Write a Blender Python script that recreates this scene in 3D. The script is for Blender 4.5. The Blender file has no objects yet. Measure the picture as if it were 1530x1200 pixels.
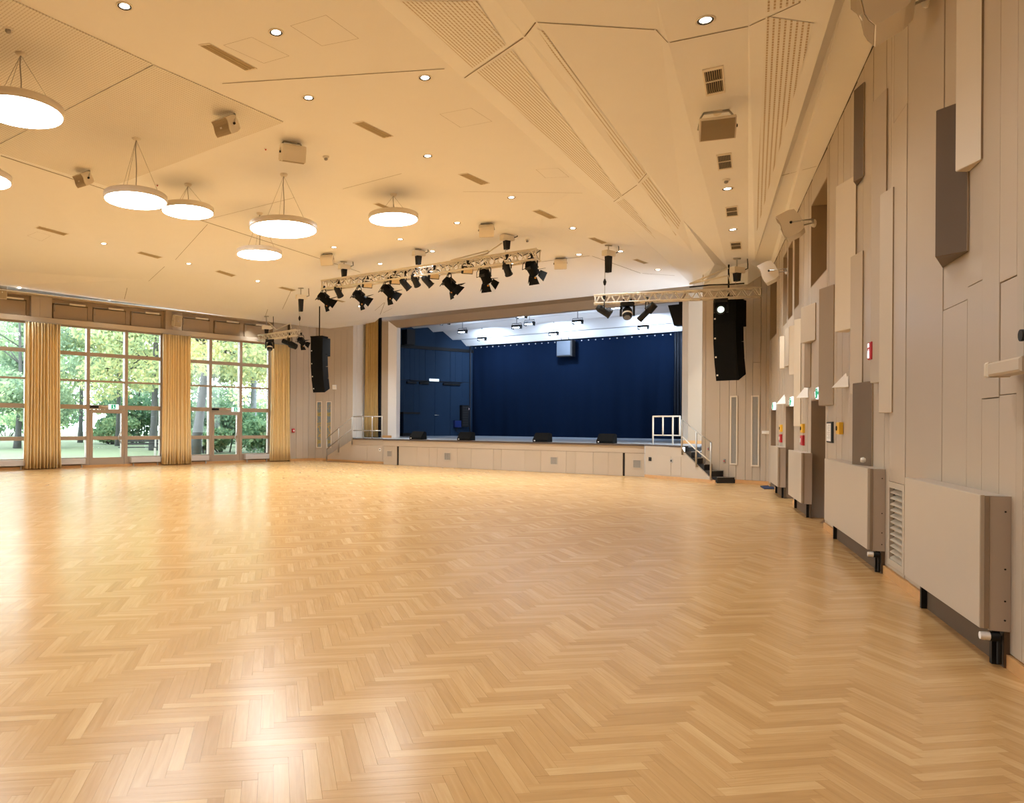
import bpy, bmesh, math, random
import numpy as np
from mathutils import Vector, Matrix, Quaternion
from mathutils.bvhtree import BVHTree
random.seed(7)
rng = np.random.default_rng(5)
SC = bpy.context.scene
COL = SC.collection

# ------------------------------------------------------------------ camera
F, CX, CY, ROLL, HC = 1090.0, 573.0, 635.0, 0.0062, 1.5
cd = bpy.data.cameras.new('camera')
cam = bpy.data.objects.new('camera', cd)
COL.objects.link(cam)
cd.sensor_fit = 'HORIZONTAL'; cd.sensor_width = 36.0
cd.lens = 36.0 * F / 1530.0
cd.shift_x = (765 - CX) / 1530.0
cd.shift_y = (CY - 600) / 1530.0
cd.clip_start = 0.05; cd.clip_end = 400
_r = Vector((1, 0, ROLL)).normalized(); _u = Vector((-ROLL, 0, 1)).normalized()
cam.matrix_world = Matrix(((_r.x, _u.x, 0, 0), (_r.y, _u.y, -1, 0), (_r.z, _u.z, 0, HC), (0, 0, 0, 1)))
SC.camera = cam

# ------------------------------------------------------------------ view, sky, lights
SC.view_settings.view_transform = 'Standard'
SC.view_settings.look = 'None'
SC.view_settings.gamma = 1.0
SC.view_settings.use_curve_mapping = False
SC.view_settings.exposure = 0.13
SC.cycles.use_denoising = True
SC.cycles.max_bounces = 10
SC.cycles.diffuse_bounces = 6
SC.cycles.transparent_max_bounces = 12
SC.cycles.sample_clamp_indirect = 5.0
SC.cycles.caustics_reflective = False
SC.cycles.caustics_refractive = False
wd = bpy.data.worlds.new('overcast_sky'); SC.world = wd
wd.use_nodes = True
bg = wd.node_tree.nodes['Background']
bg.inputs[0].default_value = (0.86, 0.93, 1.0, 1)
bg.inputs[1].default_value = 8.5
sun = bpy.data.lights.new('sun', 'SUN'); sun.energy = 2.0; sun.angle = 0.05; sun.color = (1.0, 0.96, 0.88)
so = bpy.data.objects.new('sun', sun); COL.objects.link(so)
so.rotation_euler = (math.radians(44), 0, math.radians(15))

PENDANT_E = 23.0
DOWN_E = 14.0
SPOT_W = 490.0
STAGE_E = 20.0
STAGE_W = 80.0
WARM = (0.94, 1.0, 1.03)

# ------------------------------------------------------------------ materials
def _inp(b, k, v):
    if k in b.inputs:
        b.inputs[k].default_value = v
def mat(name, col, rough=0.6, metal=0.0, spec=0.5, noise=0.0, nscale=8.0, bump=0.0, bscale=40.0, emit=None, estr=0.0, coat=0.0):
    m = bpy.data.materials.new(name); m.use_nodes = True
    nt = m.node_tree; b = nt.nodes['Principled BSDF']
    b.inputs['Base Color'].default_value = (*col, 1)
    b.inputs['Roughness'].default_value = rough
    b.inputs['Metallic'].default_value = metal
    _inp(b, 'Specular IOR Level', spec)
    if coat: _inp(b, 'Coat Weight', coat); _inp(b, 'Coat Roughness', 0.15)
    tc = None
    if noise or bump:
        tc = nt.nodes.new('ShaderNodeTexCoord')
    if noise:
        n = nt.nodes.new('ShaderNodeTexNoise'); n.inputs['Scale'].default_value = nscale; n.inputs['Detail'].default_value = 4
        nt.links.new(tc.outputs['Object'], n.inputs['Vector'])
        mr = nt.nodes.new('ShaderNodeMapRange')
        mr.inputs[3].default_value = 1 - noise; mr.inputs[4].default_value = 1 + noise
        nt.links.new(n.outputs['Fac'], mr.inputs[0])
        mx = nt.nodes.new('ShaderNodeVectorMath'); mx.operation = 'SCALE'
        mx.inputs[0].default_value = col
        nt.links.new(mr.outputs[0], mx.inputs['Scale'])
        nt.links.new(mx.outputs[0], b.inputs['Base Color'])
    if bump:
        n2 = nt.nodes.new('ShaderNodeTexNoise'); n2.inputs['Scale'].default_value = bscale; n2.inputs['Detail'].default_value = 3
        nt.links.new(tc.outputs['Object'], n2.inputs['Vector'])
        bp = nt.nodes.new('ShaderNodeBump'); bp.inputs['Strength'].default_value = bump; bp.inputs['Distance'].default_value = 0.01
        nt.links.new(n2.outputs['Fac'], bp.inputs['Height']); nt.links.new(bp.outputs[0], b.inputs['Normal'])
    if emit:
        b.inputs['Emission Color'].default_value = (*emit, 1); b.inputs['Emission Strength'].default_value = estr
    return m

def slot_mat(name, col, dark, period, width, axis=0, rough=0.7):
    """painted board with rows of narrow slots: stripes across UV axis"""
    m = mat(name, col, rough)
    nt = m.node_tree; b = nt.nodes['Principled BSDF']
    uv = nt.nodes.new('ShaderNodeUVMap'); uv.uv_map = 'UVMap'
    sp = nt.nodes.new('ShaderNodeSeparateXYZ'); nt.links.new(uv.outputs[0], sp.inputs[0])
    md = nt.nodes.new('ShaderNodeMath'); md.operation = 'PINGPONG'; md.inputs[1].default_value = period / 2
    nt.links.new(sp.outputs[axis], md.inputs[0])
    lt = nt.nodes.new('ShaderNodeMath'); lt.operation = 'LESS_THAN'; lt.inputs[1].default_value = width / 2
    nt.links.new(md.outputs[0], lt.inputs[0])
    md2 = nt.nodes.new('ShaderNodeMath'); md2.operation = 'PINGPONG'; md2.inputs[1].default_value = 0.03
    nt.links.new(sp.outputs[1 - axis], md2.inputs[0])
    lt2 = nt.nodes.new('ShaderNodeMath'); lt2.operation = 'LESS_THAN'; lt2.inputs[1].default_value = 0.024
    nt.links.new(md2.outputs[0], lt2.inputs[0])
    mu = nt.nodes.new('ShaderNodeMath'); mu.operation = 'MULTIPLY'
    nt.links.new(lt.outputs[0], mu.inputs[0]); nt.links.new(lt2.outputs[0], mu.inputs[1])
    mx = nt.nodes.new('ShaderNodeMix'); mx.data_type = 'RGBA'
    mx.inputs[6].default_value = (*col, 1); mx.inputs[7].default_value = (*dark, 1)
    nt.links.new(mu.outputs[0], mx.inputs[0]); nt.links.new(mx.outputs[2], b.inputs['Base Color'])
    return m

def wood_mat():
    m = bpy.data.materials.new('oak_parquet'); m.use_nodes = True
    nt = m.node_tree; b = nt.nodes['Principled BSDF']
    at = nt.nodes.new('ShaderNodeAttribute'); at.attribute_name = 'tone'
    rp = nt.nodes.new('ShaderNodeValToRGB')
    el = rp.color_ramp.elements
    el[0].position = 0.0; el[0].color = (0.430, 0.240, 0.092, 1)
    el[1].position = 1.0; el[1].color = (0.640, 0.420, 0.195, 1)
    e = el.new(0.5); e.color = (0.525, 0.310, 0.122, 1)
    uv = nt.nodes.new('ShaderNodeUVMap'); uv.uv_map = 'UVMap'
    mp = nt.nodes.new('ShaderNodeMapping'); mp.inputs['Scale'].default_value = (3.0, 42.0, 1)
    nt.links.new(uv.outputs[0], mp.inputs[0])
    n = nt.nodes.new('ShaderNodeTexNoise'); n.inputs['Scale'].default_value = 1.0; n.inputs['Detail'].default_value = 5; n.inputs['Distortion'].default_value = 0.8
    nt.links.new(mp.outputs[0], n.inputs[0])
    mr = nt.nodes.new('ShaderNodeMapRange'); mr.inputs[1].default_value = 0.3; mr.inputs[2].default_value = 0.7
    mr.inputs[3].default_value = -0.16; mr.inputs[4].default_value = 0.16
    nt.links.new(n.outputs['Fac'], mr.inputs[0])
    ad = nt.nodes.new('ShaderNodeMath'); ad.operation = 'ADD'
    nt.links.new(at.outputs['Fac'], ad.inputs[0]); nt.links.new(mr.outputs[0], ad.inputs[1])
    nt.links.new(ad.outputs[0], rp.inputs[0])
    nt.links.new(rp.outputs[0], b.inputs['Base Color'])
    b.inputs['Roughness'].default_value = 0.24
    _inp(b, 'Specular IOR Level', 0.5)
    r2 = nt.nodes.new('ShaderNodeMapRange'); r2.inputs[3].default_value = 0.19; r2.inputs[4].default_value = 0.29
    nt.links.new(n.outputs['Fac'], r2.inputs[0]); nt.links.new(r2.outputs[0], b.inputs['Roughness'])
    return m

def glass_mat():
    m = bpy.data.materials.new('window_glass'); m.use_nodes = True
    nt = m.node_tree; nt.nodes.remove(nt.nodes['Principled BSDF'])
    out = nt.nodes['Material Output']
    t = nt.nodes.new('ShaderNodeBsdfTransparent'); t.inputs[0].default_value = (0.93, 0.97, 0.96, 1)
    g = nt.nodes.new('ShaderNodeBsdfGlossy'); g.inputs['Roughness'].default_value = 0.02
    fr = nt.nodes.new('ShaderNodeFresnel'); fr.inputs[0].default_value = 1.28
    mx = nt.nodes.new('ShaderNodeMixShader')
    nt.links.new(fr.outputs[0], mx.inputs[0]); nt.links.new(t.outputs[0], mx.inputs[1]); nt.links.new(g.outputs[0], mx.inputs[2])
    nt.links.new(mx.outputs[0], out.inputs[0])
    return m

def leaf_mat(name, cols):
    m = bpy.data.materials.new(name); m.use_nodes = True
    nt = m.node_tree; nt.nodes.remove(nt.nodes['Principled BSDF'])
    out = nt.nodes['Material Output']
    at = nt.nodes.new('ShaderNodeAttribute'); at.attribute_name = 'tone'
    rp = nt.nodes.new('ShaderNodeValToRGB'); el = rp.color_ramp.elements
    el[0].color = (*cols[0], 1); el[1].color = (*cols[-1], 1)
    for i, c in enumerate(cols[1:-1]):
        e = el.new((i + 1) / (len(cols) - 1)); e.color = (*c, 1)
    nt.links.new(at.outputs['Fac'], rp.inputs[0])
    d = nt.nodes.new('ShaderNodeBsdfDiffuse'); t = nt.nodes.new('ShaderNodeBsdfTranslucent')
    nt.links.new(rp.outputs[0], d.inputs[0]); nt.links.new(rp.outputs[0], t.inputs[0])
    mx = nt.nodes.new('ShaderNodeMixShader'); mx.inputs[0].default_value = 0.45
    nt.links.new(d.outputs[0], mx.inputs[1]); nt.links.new(t.outputs[0], mx.inputs[2])
    nt.links.new(mx.outputs[0], out.inputs[0])
    return m

def streak_mat(name, cols, scale):
    """colour bands varying with height (coloured glass strip)"""
    m = mat(name, cols[0], 0.25)
    nt = m.node_tree; b = nt.nodes['Principled BSDF']
    tc = nt.nodes.new('ShaderNodeTexCoord')
    n = nt.nodes.new('ShaderNodeTexNoise'); n.inputs['Scale'].default_value = scale; n.inputs['Detail'].default_value = 2
    nt.links.new(tc.outputs['Object'], n.inputs[0])
    rp = nt.nodes.new('ShaderNodeValToRGB'); el = rp.color_ramp.elements
    el[0].position = 0.3; el[0].color = (*cols[0], 1); el[1].position = 0.7; el[1].color = (*cols[-1], 1)
    for i, c in enumerate(cols[1:-1]):
        e = el.new(0.3 + 0.4 * (i + 1) / (len(cols) - 1)); e.color = (*c, 1)
    nt.links.new(n.outputs['Fac'], rp.inputs[0]); nt.links.new(rp.outputs[0], b.inputs['Base Color'])
    return m

M = {}
M['ceil'] = mat('ceiling_paint', (0.88, 0.875, 0.87), 0.75, noise=0.012, nscale=3)
M['ceil_perf'] = slot_mat('ceiling_slotted_board', (0.86, 0.85, 0.83), (0.50, 0.40, 0.28), 0.045, 0.016, axis=1)
M['coffer'] = slot_mat('ceiling_fine_perforated_board', (0.82, 0.80, 0.76), (0.62, 0.57, 0.50), 0.04, 0.014)
M['joint'] = mat('ceiling_joint_shadow', (0.20, 0.15, 0.09), 0.9)
M['wall'] = mat('wall_plank_paint', (0.455, 0.380, 0.292), 0.36, noise=0.03, nscale=2.5, bump=0.03)
M['wall_b'] = mat('wall_plank_paint_light', (0.475, 0.396, 0.306), 0.36, noise=0.03, nscale=2.5, bump=0.03)
M['wall_c'] = mat('wall_plank_paint_dark', (0.435, 0.361, 0.278), 0.36, noise=0.03, nscale=2.5, bump=0.03)
M['gap'] = mat('gap_dark', (0.10, 0.075, 0.05), 0.9)
M['recess'] = mat('recess_brown_paint', (0.36, 0.27, 0.175), 0.5, noise=0.04, nscale=3)
M['cover_shade'] = mat('dark_brown_cover_shade', (0.11, 0.07, 0.04), 0.7)  # shade below the radiator covers, put into the colour
M['brown'] = mat('brown_panel_paint', (0.125, 0.083, 0.047), 0.5, noise=0.05, nscale=5)
M['taupe'] = mat('taupe_panel_paint', (0.29, 0.22, 0.155), 0.45, noise=0.04, nscale=4)
M['tan'] = mat('tan_panel_paint', (0.50, 0.42, 0.32), 0.42, noise=0.03, nscale=4)
M['cream'] = mat('cream_panel_paint', (0.66, 0.58, 0.46), 0.42, noise=0.02, nscale=4)
M['heater'] = mat('heater_cover_paint', (0.48, 0.415, 0.33), 0.35, noise=0.02, nscale=3)
M['heater_end'] = mat('heater_end_paint', (0.46, 0.39, 0.32), 0.4)
M['trim'] = mat('oak_skirting', (0.56, 0.31, 0.12), 0.4, noise=0.12, nscale=14)
M['white'] = mat('white_plastic', (0.82, 0.80, 0.76), 0.4)
M['offwhite'] = mat('offwhite_metal', (0.80, 0.74, 0.64), 0.42)
M['grille'] = mat('speaker_grille', (0.36, 0.29, 0.19), 0.6)
M['slot'] = mat('vent_slot_olive', (0.42, 0.33, 0.19), 0.7)
M['black'] = mat('black_metal', (0.011, 0.0105, 0.010), 0.5, spec=0.28)
M['matte'] = mat('matte_black_cloth', (0.008, 0.008, 0.008), 0.85, spec=0.08)
M['black_gloss'] = mat('black_gloss', (0.012, 0.012, 0.014), 0.18)
M['dark'] = mat('dark_grey', (0.026, 0.025, 0.025), 0.65, spec=0.3)
M['carpet'] = mat('black_step_covering', (0.028, 0.024, 0.022), 0.85, bump=0.2, bscale=120)
M['steel'] = mat('brushed_steel', (0.50, 0.48, 0.44), 0.5, metal=0.6)
M['lens'] = mat('lens_glass', (0.10, 0.11, 0.14), 0.12, spec=0.7)
M['gel'] = mat('pale_reflector_panel', (0.85, 0.68, 0.42), 0.4)
M['orange'] = mat('orange_knob', (0.85, 0.35, 0.03), 0.5)
M['curtain'] = mat('ochre_curtain', (0.88, 0.73, 0.44), 0.9, noise=0.05, nscale=3)
M['gold'] = mat('old_gold_stage_curtain', (0.46, 0.32, 0.13), 0.9, noise=0.06, nscale=4)
M['navy'] = mat('navy_stage_curtain', (0.0040, 0.0102, 0.0265), 1.0, spec=0.05, noise=0.10, nscale=1.2)
M['stagewall'] = mat('stage_wall_blueblack', (0.017, 0.036, 0.069), 0.6, spec=0.12, noise=0.08, nscale=2)
M['stagewall_dark'] = mat('stage_wall_black', (0.010, 0.014, 0.022), 0.6)
M['baffle'] = mat('stage_ceiling_white', (0.80, 0.77, 0.72), 0.6)
M['deck'] = mat('stage_deck_grey', (0.38, 0.42, 0.47), 0.38, noise=0.06, nscale=3)
M['nosing'] = mat('stage_edge_dark', (0.07, 0.05, 0.04), 0.5)
M['frame'] = mat('window_frame_paint', (0.37, 0.29, 0.22), 0.42)
M['frame_out'] = mat('window_frame_reveal', (0.55, 0.53, 0.52), 0.45)
M['splay'] = mat('proscenium_white_paint', (0.74, 0.70, 0.65), 0.5)
M['glass'] = glass_mat()
M['floor'] = wood_mat()
M['sub'] = mat('parquet_bed', (0.22, 0.115, 0.05), 0.6)
M['floor_plain'] = mat('oak_floor_plain', (0.52, 0.285, 0.11), 0.28, noise=0.2, nscale=9)
M['pend'] = mat('pendant_diffuser', (0.9, 0.85, 0.75), 0.5, emit=WARM, estr=PENDANT_E)
M['down'] = mat('downlight_lens', (0.9, 0.9, 0.9), 0.4, emit=(1.0, 0.86, 0.68), estr=DOWN_E)
M['stagelamp'] = mat('stage_flood_lens', (0.9, 0.9, 0.95), 0.4, emit=(0.62, 0.78, 1.0), estr=STAGE_E)
M['movinglens'] = mat('moving_head_lens', (0.5, 0.7, 0.6), 0.1, emit=(0.8, 1.0, 0.9), estr=1.0)
M['red'] = mat('red_plastic', (0.50, 0.02, 0.03), 0.4)
M['yellow'] = mat('yellow_plastic', (0.80, 0.47, 0.03), 0.4)
M['green'] = mat('exit_green', (0.0, 0.30, 0.16), 0.5, emit=(0.0, 0.35, 0.18), estr=0.6)
M['signwhite'] = mat('exit_white', (0.85, 0.95, 1.0), 0.5, emit=(0.75, 0.9, 1.0), estr=0.9)
M['paper'] = mat('paper_white', (0.78, 0.77, 0.74), 0.7)
M['grey'] = mat('mid_grey', (0.36, 0.34, 0.31), 0.5)
M['mat_blue'] = mat('navy_door_mat', (0.02, 0.035, 0.085), 0.95)
M['strip'] = streak_mat('coloured_glass_strip', [(0.09, 0.20, 0.14), (0.40, 0.27, 0.06), (0.13, 0.19, 0.24), (0.42, 0.28, 0.08), (0.09, 0.19, 0.20)], 3.4)
M['monitor_face'] = mat('monitor_face', (0.07, 0.085, 0.105), 0.5)
M['mesh'] = mat('grey_vent_mesh', (0.23, 0.215, 0.18), 0.6, noise=0.25, nscale=30)
M['lawn'] = mat('lawn_grass', (0.105, 0.135, 0.07), 0.9, noise=0.25, nscale=1.2)
M['path'] = mat('pale_paving', (0.62, 0.60, 0.56), 0.8, noise=0.1, nscale=3)
M['bark'] = mat('bark_grey', (0.075, 0.075, 0.075), 0.9, noise=0.4, nscale=6)
M['barklight'] = mat('bark_pale', (0.20, 0.21, 0.23), 0.9, noise=0.4, nscale=6)
M['leafA'] = leaf_mat('autumn_leaves', [(0.20, 0.27, 0.17), (0.34, 0.42, 0.24), (0.55, 0.57, 0.31), (0.72, 0.62, 0.30)])
M['leafB'] = leaf_mat('green_leaves', [(0.14, 0.22, 0.16), (0.25, 0.35, 0.24), (0.38, 0.47, 0.30), (0.56, 0.58, 0.34)])
M['leafC'] = leaf_mat('dark_bush_leaves', [(0.08, 0.16, 0.11), (0.15, 0.26, 0.16), (0.25, 0.37, 0.21), (0.40, 0.47, 0.25)])

# ------------------------------------------------------------------ survey helpers: the photo's sight lines, met with real planes
EYE = Vector((0, 0, HC))
def ray(px, py):
    u = px - CX; q = CY - py
    return Vector(((u - ROLL * q) / F, 1.0, (q + ROLL * u) / F))
def onz(px, py, z):
    r = ray(px, py); return EYE + r * ((z - HC) / r.z)
def atd(px, py, d): return EYE + ray(px, py) * d
def heading(vx):
    r = ray(vx, CY + ROLL * (vx - CX)); return Vector((r.x, r.y, 0)).normalized()

class Frame:
    """upright plane: x along it, y its normal into the hall, z up"""
    def __init__(s, o, x):
        s.o = Vector((o[0], o[1], 0)); s.x = Vector((x[0], x[1], 0)).normalized(); s.y = Vector((-s.x.y, s.x.x, 0))
    def W(s, x, y=0, z=0): return s.o + s.x * x + s.y * y + Vector((0, 0, z))
    def px(s, px, py, off=0.0):
        o = s.o + s.y * off; r = ray(px, py); k = s.y.dot(o - EYE) / s.y.dot(r)
        p = EYE + r * k; return (p - s.o).dot(s.x), p.z
    def P(s, px, py, off=0.0):
        x, z = s.px(px, py, off); return s.W(x, off, z)
    def M(s, x=0, y=0, z=0, yaw=0.0):
        p = s.W(x, y, z)
        R = Matrix(((s.x.x, s.y.x, 0, p.x), (s.x.y, s.y.y, 0, p.y), (0, 0, 1, p.z), (0, 0, 0, 1)))
        return R @ Matrix.Rotation(yaw, 4, 'Z')
    def loc(s, p):
        d = Vector(p) - s.o; return Vector((d.dot(s.x), d.dot(s.y), p[2]))

RW_DIR = heading(1033); WW_DIR = heading(1830); ST_LEFT = heading(-846)
FR = Frame(onz(1352.6, 880.6, 0), RW_DIR)          # right-hand wall
FW = Frame(onz(405, 689.5, 0), -WW_DIR)            # window wall
FS = Frame(onz(750, 702.6, 0), ST_LEFT)            # stage front
AXIS = -FS.y                                       # hall axis, towards the stage
ID = Matrix.Identity(4)

# ------------------------------------------------------------------ mesh builder
class MB:
    def __init__(s): s.v = []; s.f = []; s.sm = []
    def add(s, vs, fs, smooth=False):
        o = len(s.v); s.v += [tuple(v) for v in vs]
        for f in fs: s.f.append([i + o for i in f]); s.sm.append(smooth)
        return s
    def box(s, x0, x1, y0, y1, z0, z1, m=None):
        vs = [Vector((x, y, z)) for z in (z0, z1) for y in (y0, y1) for x in (x0, x1)]
        if m is not None: vs = [m @ v for v in vs]
        fs = [(0, 2, 3, 1), (4, 5, 7, 6), (0, 1, 5, 4), (2, 6, 7, 3), (0, 4, 6, 2), (1, 3, 7, 5)]
        return s.add(vs, fs)
    def bbox(s, x0, x1, y0, y1, z0, z1, b=0.01, m=None):
        """box with chamfered edges on the +y face (proud panel)"""
        vs = [(x0, y0, z0), (x1, y0, z0), (x1, y0, z1), (x0, y0, z1),
              (x0, y1 - b, z0), (x1, y1 - b, z0), (x1, y1 - b, z1), (x0, y1 - b, z1),
              (x0 + b, y1, z0 + b), (x1 - b, y1, z0 + b), (x1 - b, y1, z1 - b), (x0 + b, y1, z1 - b)]
        vs = [Vector(v) for v in vs]
        if m is not None: vs = [m @ v for v in vs]
        fs = [(0, 1, 2, 3), (8, 11, 10, 9)]
        for i in range(4):
            j = (i + 1) % 4
            fs += [(i, 4 + i, 4 + j, j), (4 + i, 8 + i, 8 + j, 4 + j)]
        return s.add(vs, fs)
    def cyl(s, p0, p1, r0, r1=None, n=12, caps=True, smooth=True, m=None):
        p0, p1 = Vector(p0), Vector(p1); r1 = r0 if r1 is None else r1
        d = (p1 - p0).normalized(); a = d.orthogonal().normalized(); b = d.cross(a)
        vs = []
        for p, r in ((p0, r0), (p1, r1)):
            for i in range(n):
                t = 2 * math.pi * i / n; vs.append(p + (a * math.cos(t) + b * math.sin(t)) * r)
        if m is not None: vs = [m @ v for v in vs]
        s.add(vs, [(i, (i + 1) % n, n + (i + 1) % n, n + i) for i in range(n)], smooth)
        if caps: s.add([vs[i] for i in range(n)][::-1], [tuple(range(n))]); s.add([vs[n + i] for i in range(n)], [tuple(range(n))])
        return s
    def tube(s, pts, r, n=6):
        pts = [Vector(p) for p in pts]
        rs = r if isinstance(r, (list, tuple)) else [r] * len(pts)
        vs = []
        a = None
        for i, p in enumerate(pts):
            d = (pts[min(i + 1, len(pts) - 1)] - pts[max(i - 1, 0)])
            d = d.normalized() if d.length > 1e-9 else Vector((0, 0, 1))
            if a is None: a = d.orthogonal().normalized()
            a = (a - d * a.dot(d)); a = a.normalized() if a.length > 1e-6 else d.orthogonal().normalized()
            b = d.cross(a)
            for k in range(n):
                t = 2 * math.pi * k / n; vs.append(p + (a * math.cos(t) + b * math.sin(t)) * rs[i])
        fs = [(i * n + k, i * n + (k + 1) % n, (i + 1) * n + (k + 1) % n, (i + 1) * n + k) for i in range(len(pts) - 1) for k in range(n)]
        fs += [tuple(range(n))[::-1], tuple(range((len(pts) - 1) * n, len(pts) * n))]
        return s.add(vs, fs, True)
    def lathe(s, prof, n=24, m=None, caps=True):
        vs = []
        for r, z in prof:
            for i in range(n):
                t = 2 * math.pi * i / n; vs.append(Vector((r * math.cos(t), r * math.sin(t), z)))
        if m is not None: vs = [m @ v for v in vs]
        fs = [(k * n + i, k * n + (i + 1) % n, (k + 1) * n + (i + 1) % n, (k + 1) * n + i) for k in range(len(prof) - 1) for i in range(n)]
        s.add(vs, fs, True)
        if not caps: return s
        if prof[0][0] > 1e-4: s.add([vs[i] for i in range(n)][::-1], [tuple(range(n))])
        if prof[-1][0] > 1e-4: s.add([vs[(len(prof) - 1) * n + i] for i in range(n)], [tuple(range(n))])
        return s
    def prism(s, poly, d, m=None):
        """polygon (3-D points) pushed out by vector d"""
        a = [Vector(p) for p in poly]; d = Vector(d); b = [p + d for p in a]
        if m is not None: a = [m @ v for v in a]; b = [m @ v for v in b]
        n = len(a)
        return s.add(a + b, [tuple(range(n))[::-1], tuple(range(n, 2 * n))] + [(i, (i + 1) % n, n + (i + 1) % n, n + i) for i in range(n)])
    def poly(s, vs): return s.add([Vector(v) for v in vs], [tuple(range(len(vs)))])
    def mesh(s, name, m):
        me = bpy.data.meshes.new(name); me.from_pydata(s.v, [], s.f)
        me.polygons.foreach_set('use_smooth', s.sm)
        if m is not None: me.materials.append(m)
        me.validate(); me.update()
        return me

def setp(o, label=None, cat=None, group=None, kind=None):
    if label: o['label'] = label
    if cat: o['category'] = cat
    if group: o['group'] = group
    if kind: o['kind'] = kind
    return o
def part(name, mb, m, parent=None, label=None, kind=None, Mx=None):
    me = mb if isinstance(mb, bpy.types.Mesh) else mb.mesh(name, m)
    o = bpy.data.objects.new(name, me); COL.objects.link(o)
    if parent is not None: o.parent = parent
    if Mx is not None:
        if parent is None: o.matrix_world = Mx
        else: o.matrix_local = Mx
    return setp(o, label=label, kind=kind)
def thing(name, label, cat, Mx=ID, group=None, kind=None):
    o = bpy.data.objects.new(name, None); COL.objects.link(o); o.empty_display_size = 0.1
    o.matrix_world = Mx
    return setp(o, label, cat, group, kind)
def single(name, mb, m, label, cat, Mx=ID, group=None):
    o = part(name, mb, m, Mx=Mx); return setp(o, label, cat, group)
def struct(name, mb, m, Mx=None):
    o = part(name, mb, m, Mx=Mx); o['kind'] = 'structure'; return o
def structE(name, Mx=ID):
    o = thing(name, None, None, Mx); o['kind'] = 'structure'; return o
def T(p): return Matrix.Translation(Vector(p))
def aim(p, zdir, up=(0, 0, 1)):
    """matrix at p with local +z along zdir"""
    z = Vector(zdir).normalized(); up = Vector(up)
    x = up.cross(z)
    if x.length < 1e-4: x = Vector((1, 0, 0)).cross(z)
    x.normalize(); y = z.cross(x)
    return Matrix(((x.x, y.x, z.x, p[0]), (x.y, y.y, z.y, p[1]), (x.z, y.z, z.z, p[2]), (0, 0, 0, 1)))

def uv_planar(me, ax, ay):
    uvl = me.uv_layers.new(name='UVMap')
    for lp in me.loops:
        v = me.vertices[lp.vertex_index].co
        uvl.data[lp.index].uv = (v.dot(ax), v.dot(ay))

# ================================================================== SETTING: floor
_fp = [FW.W(-2.2, -.28), FW.W(25.5, -.28), Vector((-22.2, -12.2, 0)), FR.W(-19, -.5) + Vector((0.3, -1.2, 0)), FR.W(-19, -.4), FR.W(13.0, -.4), FS.W(-9, -3), FS.W(-9, -11.6), FS.W(13, -11.6), FS.W(13, -2.6)]
sub = MB().prism([Vector((p.x, p.y, -0.16)) for p in _fp], (0, 0, 0.148))
floor = struct('floor', sub, M['sub'])

# herringbone parquet: every board is real; the 300 largest in view are parts, the rest one part
PL, PW, NB = 0.455, 0.065, 7
e1 = Vector((math.sin(math.radians(81.6)), math.cos(math.radians(81.6)), 0)); e2 = Vector((-e1.y, e1.x, 0))
def inside_hall(p):
    if FR.loc(p).y < -0.22 or FW.loc(p).y < -0.12: return False
    if FS.loc(p).y < -0.15 and p.x > -2.4: return False
    return True
boards = []
A2 = Vector((PW, PW)); B2 = Vector((2 * NB * PW, 0))
for j in range(-45, 45):
    for k in range(-560, 560):
        o = A2 * k + B2 * j
        for vert in (0, 1):
            c = o + (Vector((PW / 2, PW + PL / 2)) if vert else Vector((PL / 2, PW / 2)))
            p = e1 * c.x + e2 * c.y
            if p.y < 1.2 or p.y > 33: continue
            u = p.x / p.y
            if u < -0.66 - 1.2 / p.y or u > 0.98 + 1.2 / p.y: continue
            if not inside_hall(p): continue
            boards.append((p, vert))
boards.sort(key=lambda b: b[0].y + 0.0)
def in_view(p): return p.y > 2.75 and -0.535 < p.x / p.y < 0.885
BT = 0.009
def board_geo(vert, tone, seed, gap=0.0007):
    l, w = PL - gap, PW - gap
    ax, ay = (e2, -e1) if vert else (e1, e2)
    vs = [ax * (sx * l / 2) + ay * (sy * w / 2) + Vector((0, 0, z)) for z in (-BT, 0.0) for sx, sy in ((-1, -1), (1, -1), (1, 1), (-1, 1))]
    fs = [(4, 5, 6, 7), (0, 1, 5, 4), (1, 2, 6, 5), (2, 3, 7, 6), (3, 0, 4, 7)]
    uvs = [(sx * l / 2 + seed * 3.17, sy * w / 2 + seed * 1.31) for _ in (0, 1) for sx, sy in ((-1, -1), (1, -1), (1, 1), (-1, 1))]
    return vs, fs, uvs
def tone_pick():
    t = random.gauss(0.5, 0.135)
    if random.random() < 0.08: t += 0.20
    return min(0.98, max(0.02, t))
variants = {}
for vert in (0, 1):
    for i in range(16):
        tone = tone_pick() if i else 0.85
        vs, fs, uvs = board_geo(vert, tone, i + 20 * vert)
        me = bpy.data.meshes.new('parquet_board'); me.from_pydata([tuple(v) for v in vs], [], fs)
        uvl = me.uv_layers.new(name='UVMap')
        for lp in me.loops: uvl.data[lp.index].uv = uvs[lp.vertex_index]
        at = me.attributes.new('tone', 'FLOAT', 'FACE'); at.data.foreach_set('value', [tone] * len(me.polygons))
        me.materials.append(M['floor']); variants[(vert, i)] = me
nsep = 0
rest_v, rest_f, rest_uv, rest_t = [], [], [], []
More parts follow.
